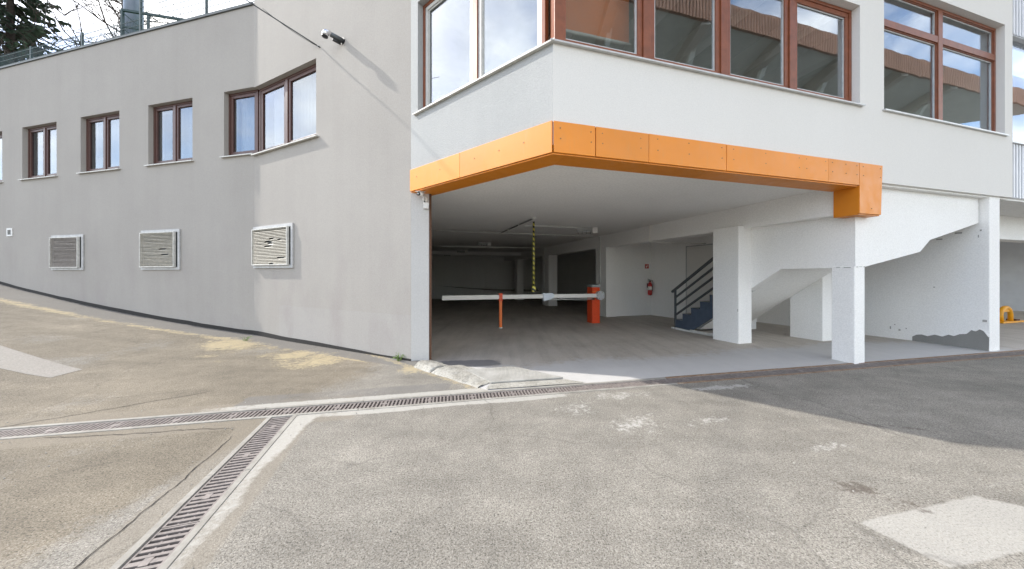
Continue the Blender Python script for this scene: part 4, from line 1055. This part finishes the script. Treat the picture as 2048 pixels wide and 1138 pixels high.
wy = thing('stay_wire', Lf(9.5, .33, ZT + .8), 'thin slanting wire in the sky beside the dark spruce', 'wire')
MB().tube([Vector((-16.9, 11.4, 10.2)), Vector((-14.6, 10.2, 13.5))], 0.012, 5).build('strand', 'cable_black', wy)

# ------------------------------------------------------------------ trees behind the wing
def spruce(x, y, h, rad, seed, label):
    rng = random.Random(seed); z0 = gz(x, y); t = thing('spruce_tree', (x, y, z0), label, 'tree')
    p0 = Vector((x, y, z0)); MB().tube([p0 - Z * .3, p0 + Z * h * .5, p0 + Z * h], [.28, .16, .02], 8).build('trunk', 'bark', t, True)
    br = MB(); lf = MB(); z = 0.08
    while z < 0.985:
        r = rad * (1 - z) ** 0.8 * rng.uniform(0.8, 1.1) + 0.1; n = rng.randint(4, 6); a0 = rng.uniform(0, 6.28)
        for k in range(n):
            a = a0 + 6.283 * k / n + rng.uniform(-.35, .35); L = r * rng.uniform(0.65, 1.15); d = Vector((math.cos(a), math.sin(a), 0)); droop = rng.uniform(0.12, 0.42)
            path = [p0 + Z * (h * z) + d * L * q + Z * (-droop * L * q * (1.5 - q) + 0.12 * L * q * q) for q in (0, .35, .7, 1)]
            br.tube(path, [.035, .025, .015, .005], 4, False)
            sd = Vector((-d.y, d.x, 0))
            for q in range(int(10 + L * 20)):
                f = rng.uniform(0.12, 1.0); i = min(2, int(f * 3)); c = path[i].lerp(path[i + 1], f * 3 - i)
                side = rng.choice((-1, 1)); w = L * 0.34 * (1.05 - f * 0.75) * rng.uniform(.5, 1.2)
                e = c + (sd * side * 0.8 + d * 0.6).normalized() * w - Z * (w * rng.uniform(0.25, 0.8))
                pw = Vector((rng.uniform(-1, 1), rng.uniform(-1, 1), rng.uniform(-.6, .6))).normalized() * rng.uniform(0.05, 0.11)
                md = c.lerp(e, .55); lf.quad(c, md + pw, e, md - pw)
                pw2 = Vector((0, 0, 1)) * rng.uniform(0.04, .09); lf.quad(c, md + pw2, e, md - pw2 * 1.6)
        z += rng.uniform(0.016, 0.026)
    br.build('branches', 'bark', t, False, kind='stuff'); lf.build('crown', 'needles', t)
    return t
spruce(-26.2, 16.5, 20.5, 3.4, 3, 'dark spruce at the left edge above the grey wing roof')
def bare(x, y, h, seed, label):
    rng = random.Random(seed); z0 = gz(x, y); t = thing('bare_tree', (x, y, z0), label, 'tree'); p0 = Vector((x, y, z0))
    MB().tube([p0 - Z * .3, p0 + Z * h * .5 + Vector((.1, 0, 0)), p0 + Z * h], [.24, .14, .03], 7).build('trunk', 'bark', t, True)
    m = MB()
    def br(p, d, L, r, dep):
        pts = [p]; q = p
        for i in range(4):
            d = (d + Vector((rng.uniform(-.2, .2), rng.uniform(-.2, .2), rng.uniform(-.05, .18)))).normalized(); q = q + d * L / 4; pts.append(q)
        m.tube(pts, [r, r * .8, r * .6, r * .4, r * .2], 4, False)
        if dep:
            for i in range(1, 5):
                for _ in range(2):
                    s = Vector((rng.uniform(-1, 1), rng.uniform(-1, 1), rng.uniform(-.3, .5))).normalized()
                    br(pts[i], (d * .6 + s).normalized(), L * rng.uniform(.3, .5), r * .45, dep - 1)
    z = 0.25
    while z < 0.98:
        a = rng.uniform(0, 6.28); L = 6.5 * (1 - z) ** .7 + .3
        br(p0 + Z * h * z, Vector((math.cos(a), math.sin(a), rng.uniform(.0, .5))).normalized(), L, .085 * (1.15 - z), 2); z += 0.012
    m.build('branches', 'bark', t, False, kind='stuff')
bare(-22.9, 18.6, 24.0, 11, 'leafless tree behind the roof between the spruce and the mast')

# ------------------------------------------------------------------ yellow wheel lock in the next bay
wl_ = thing('parking_lock', Bf(15.6, 1.95, fz(2)), 'yellow folding parking lock on the floor of the bay at the right edge', 'parking lock')
q0 = Bf(15.6, 1.95, fz(2))
F = lambda a, b, c: q0 + U * a + V * b + Z * c
MB().box(F, -0.35, 0.9, -0.10, 0.10, 0.0, 0.05).build('base', 'lock_yellow', wl_, bevel=0.008)
arc = [F(-0.16, 0, 0.03), F(-0.20, 0, 0.25), F(-0.14, 0, 0.40), F(0.0, 0, 0.46), F(0.16, 0, 0.46), F(0.30, 0, 0.38), F(0.36, 0, 0.25), F(0.36, 0, .03)]
MB().tube(arc, 0.055, 10).build('hoop', 'lock_yellow', wl_, True)
MB().box(F, -0.10, 0.28, -0.02, 0.02, 0.33, 0.44).build('web', 'lock_yellow', wl_)
MB().box(F, 0.4, 0.6, -0.09, 0.09, 0.05, 0.10).build('lock_housing', 'rust', wl_)

# ------------------------------------------------------------------ weeds at the wall base
def weed(p, h, n, seed, label):
    rng = random.Random(seed); t = thing('weed', p, label, 'plant'); lf = MB(); stm = MB()
    for k in range(n):
        a = rng.uniform(0, 6.28); d = Vector((math.cos(a), math.sin(a), 0)); L = h * rng.uniform(.5, 1.1); o = p + d * rng.uniform(0, .03)
        mid = o + d * L * .35 + Z * L * .7; tip = o + d * L * .85 + Z * L * rng.uniform(.35, .95)
        stm.tube([o - Z * .01, mid, tip], [.003, .002, .001], 4, False)
        for f in (.35, .6, .8, 1.0):
            c = o.lerp(mid, f * 1.4) if f < .7 else mid.lerp(tip, (f - .7) / .3); s = Vector((rng.uniform(-1, 1), rng.uniform(-1, 1), rng.uniform(-.2, .6))).normalized(); w = h * rng.uniform(.12, .24)
            e = c + s * w; sd = s.cross(Z).normalized() * w * .35; lf.quad(c, c.lerp(e, .5) + sd, e, c.lerp(e, .5) - sd)
    stm.build('stems', 'weed_green', t); lf.build('leaves', 'weed_green', t)
p = Rf(0.20, -0.06, 0); weed(Vector((p.x, p.y, gz(p.x, p.y))), 0.14, 16, 2, 'small green weed growing at the sunlit wall corner')
p = Rf(4.35, -0.42, 0); weed(Vector((p.x, p.y, gz(p.x, p.y))), 0.12, 12, 5, 'tiny dry weed in the sand further left along the wall')

# ------------------------------------------------------------------ open stand opposite (behind the viewer, mirrored in the upper windows)
cp = thing('stand_canopy', Bf(16, -11, 0), 'open canopy roof with beams across the road, mirrored in the upper windows', 'canopy')
MB().prism([Bf(-2, -6, 11.5), Bf(36, -6, 11.5), Bf(30, -9.4, 10.9), Bf(-2, -9.4, 10.9)], [Bf(-2, -6, 11.7), Bf(36, -6, 11.7), Bf(30, -9.4, 11.1), Bf(-2, -9.4, 11.1)]).build('roof', 'canopy_grey', cp)
MB().box(Bf, -2, 34, -6.12, -6.0, 11.15, 12.0).build('fascia', 'canopy_brown', cp)
m = MB()
for k in range(240): m.box(Bf, -1.9 + k * 0.15, -1.83 + k * 0.15, -6.0, -5.95, 11.1, 11.95)
m.build('fascia_slats', 'canopy_slat', cp, kind='stuff')
for u in (1, 5, 9, 13, 17, 21, 25):
    MB().bar(Bf(u, -6.1, 11.25), Bf(u + 1.0, -9.4, 10.65), 0.35, 0.45).build('beam', 'canopy_wall', cp)
    MB().bar(Bf(u + 0.9, -9.0, -0.3), Bf(u + 0.9, -9.0, 10.75), 0.3).build('post', 'canopy_grey', cp)
    MB().bar(Bf(u + 0.9, -9.0, 7.8), Bf(u + .5, -7.2, 11.0), 0.2).build('strut', 'canopy_grey', cp)

# ------------------------------------------------------------------ loose grit
m = MB(); rng = random.Random(21)
def pebble(x, y, r):
    c = Vector((x, y, gz(x, y) + r * 0.35)); a = [c + Vector((rng.uniform(.6, 1.1) * r * math.cos(t), rng.uniform(.6, 1.1) * r * math.sin(t), rng.uniform(-.2, .2) * r)) for t in (0, 1.57, 3.14, 4.71)]
    k = len(m.v); m.v += [tuple(q) for q in a] + [tuple(c + Z * r * .6), tuple(c - Z * r * .5)]
    for i in range(4): m.f += [(k + i, k + (i + 1) % 4, k + 4), (k + (i + 1) % 4, k + i, k + 5)]
for _ in range(900):
    if rng.random() < 0.5:
        t_ = rng.uniform(0.2, 9); q = Rf(t_, -abs(rng.gauss(0.45 + .04 * t_, .25)), 0) if t_ < RL else Lf(t_ - RL, -abs(rng.gauss(.6, .25)), 0); x, y = q.x, q.y
    elif rng.random() < 0.5:
        q = D1a + D1d * rng.uniform(1, 9) + D1n * rng.choice((-1, 1)) * (HW + .05 + abs(rng.gauss(0, .12))); x, y = q.x, q.y
    else: x, y = rng.uniform(-4, 5), rng.uniform(1.5, 4)
    a1, b1 = d1(x, y); a2, b2 = d2(x, y)
    if abs(b1) < HW + .04 or (abs(b2) < HW + .04 and a2 > 0) or (b1 > 0 and x > -1.6): continue
    pebble(x, y, rng.uniform(.003, .009))
m.build('gravel', 'concrete', None, False, kind='stuff', label='loose grit scattered along the wall foot and drains', category='gravel')

# ------------------------------------------------------------------ open cracks in the road surface
def crack(pts, w, seed):
    rng = random.Random(seed); P = []
    for a, b in zip(pts[:-1], pts[1:]):
        A_, B_ = Vector((*a, 0)), Vector((*b, 0)); n = max(2, int((B_ - A_).length / 0.03))
        for i in range(n): P.append(A_.lerp(B_, i / n))
    P.append(Vector((*pts[-1], 0))); mm = MB(); prev = None
    for i, q in enumerate(P):
        d = (P[min(i + 1, len(P) - 1)] - P[max(i - 1, 0)]).normalized(); e = Vector((-d.y, d.x, 0))
        q = q + e * (0.02 * nz(q.x, q.y, 5, seed) + 0.012 * nz(q.x, q.y, 17, seed)); h = w * (0.55 + 0.6 * abs(nz(q.x, q.y, 11, seed))) * min(1, i / 5 + .2, (len(P) - 1 - i) / 5 + .2)
        cur = [Vector((t.x, t.y, gz(t.x, t.y) + 0.004)) for t in (q + e * h, q - e * h)]
        if prev: mm.quad(prev[0], prev[1], cur[1], cur[0])
        prev = cur
    mm.build('road_crack', 'crack_dark', None, True, kind='structure')
crack([(-2.563, 2.908), (-2.44, 2.475), (-2.365, 2.231), (-2.31, 2.0), (-2.27, 1.809), (-2.21, 1.6), (-2.1, 1.2)], 0.0048, 3)
crack([(-5.4, 2.93), (-4.95, 3.058), (-4.75, 3.214), (-4.44, 3.447), (-4.07, 3.76), (-3.76, 4.0)], 0.006, 8)
crack([(-4.3, 2.85), (-3.6, 2.93), (-3.0, 3.02), (-2.66, 3.05)], 0.005, 12)
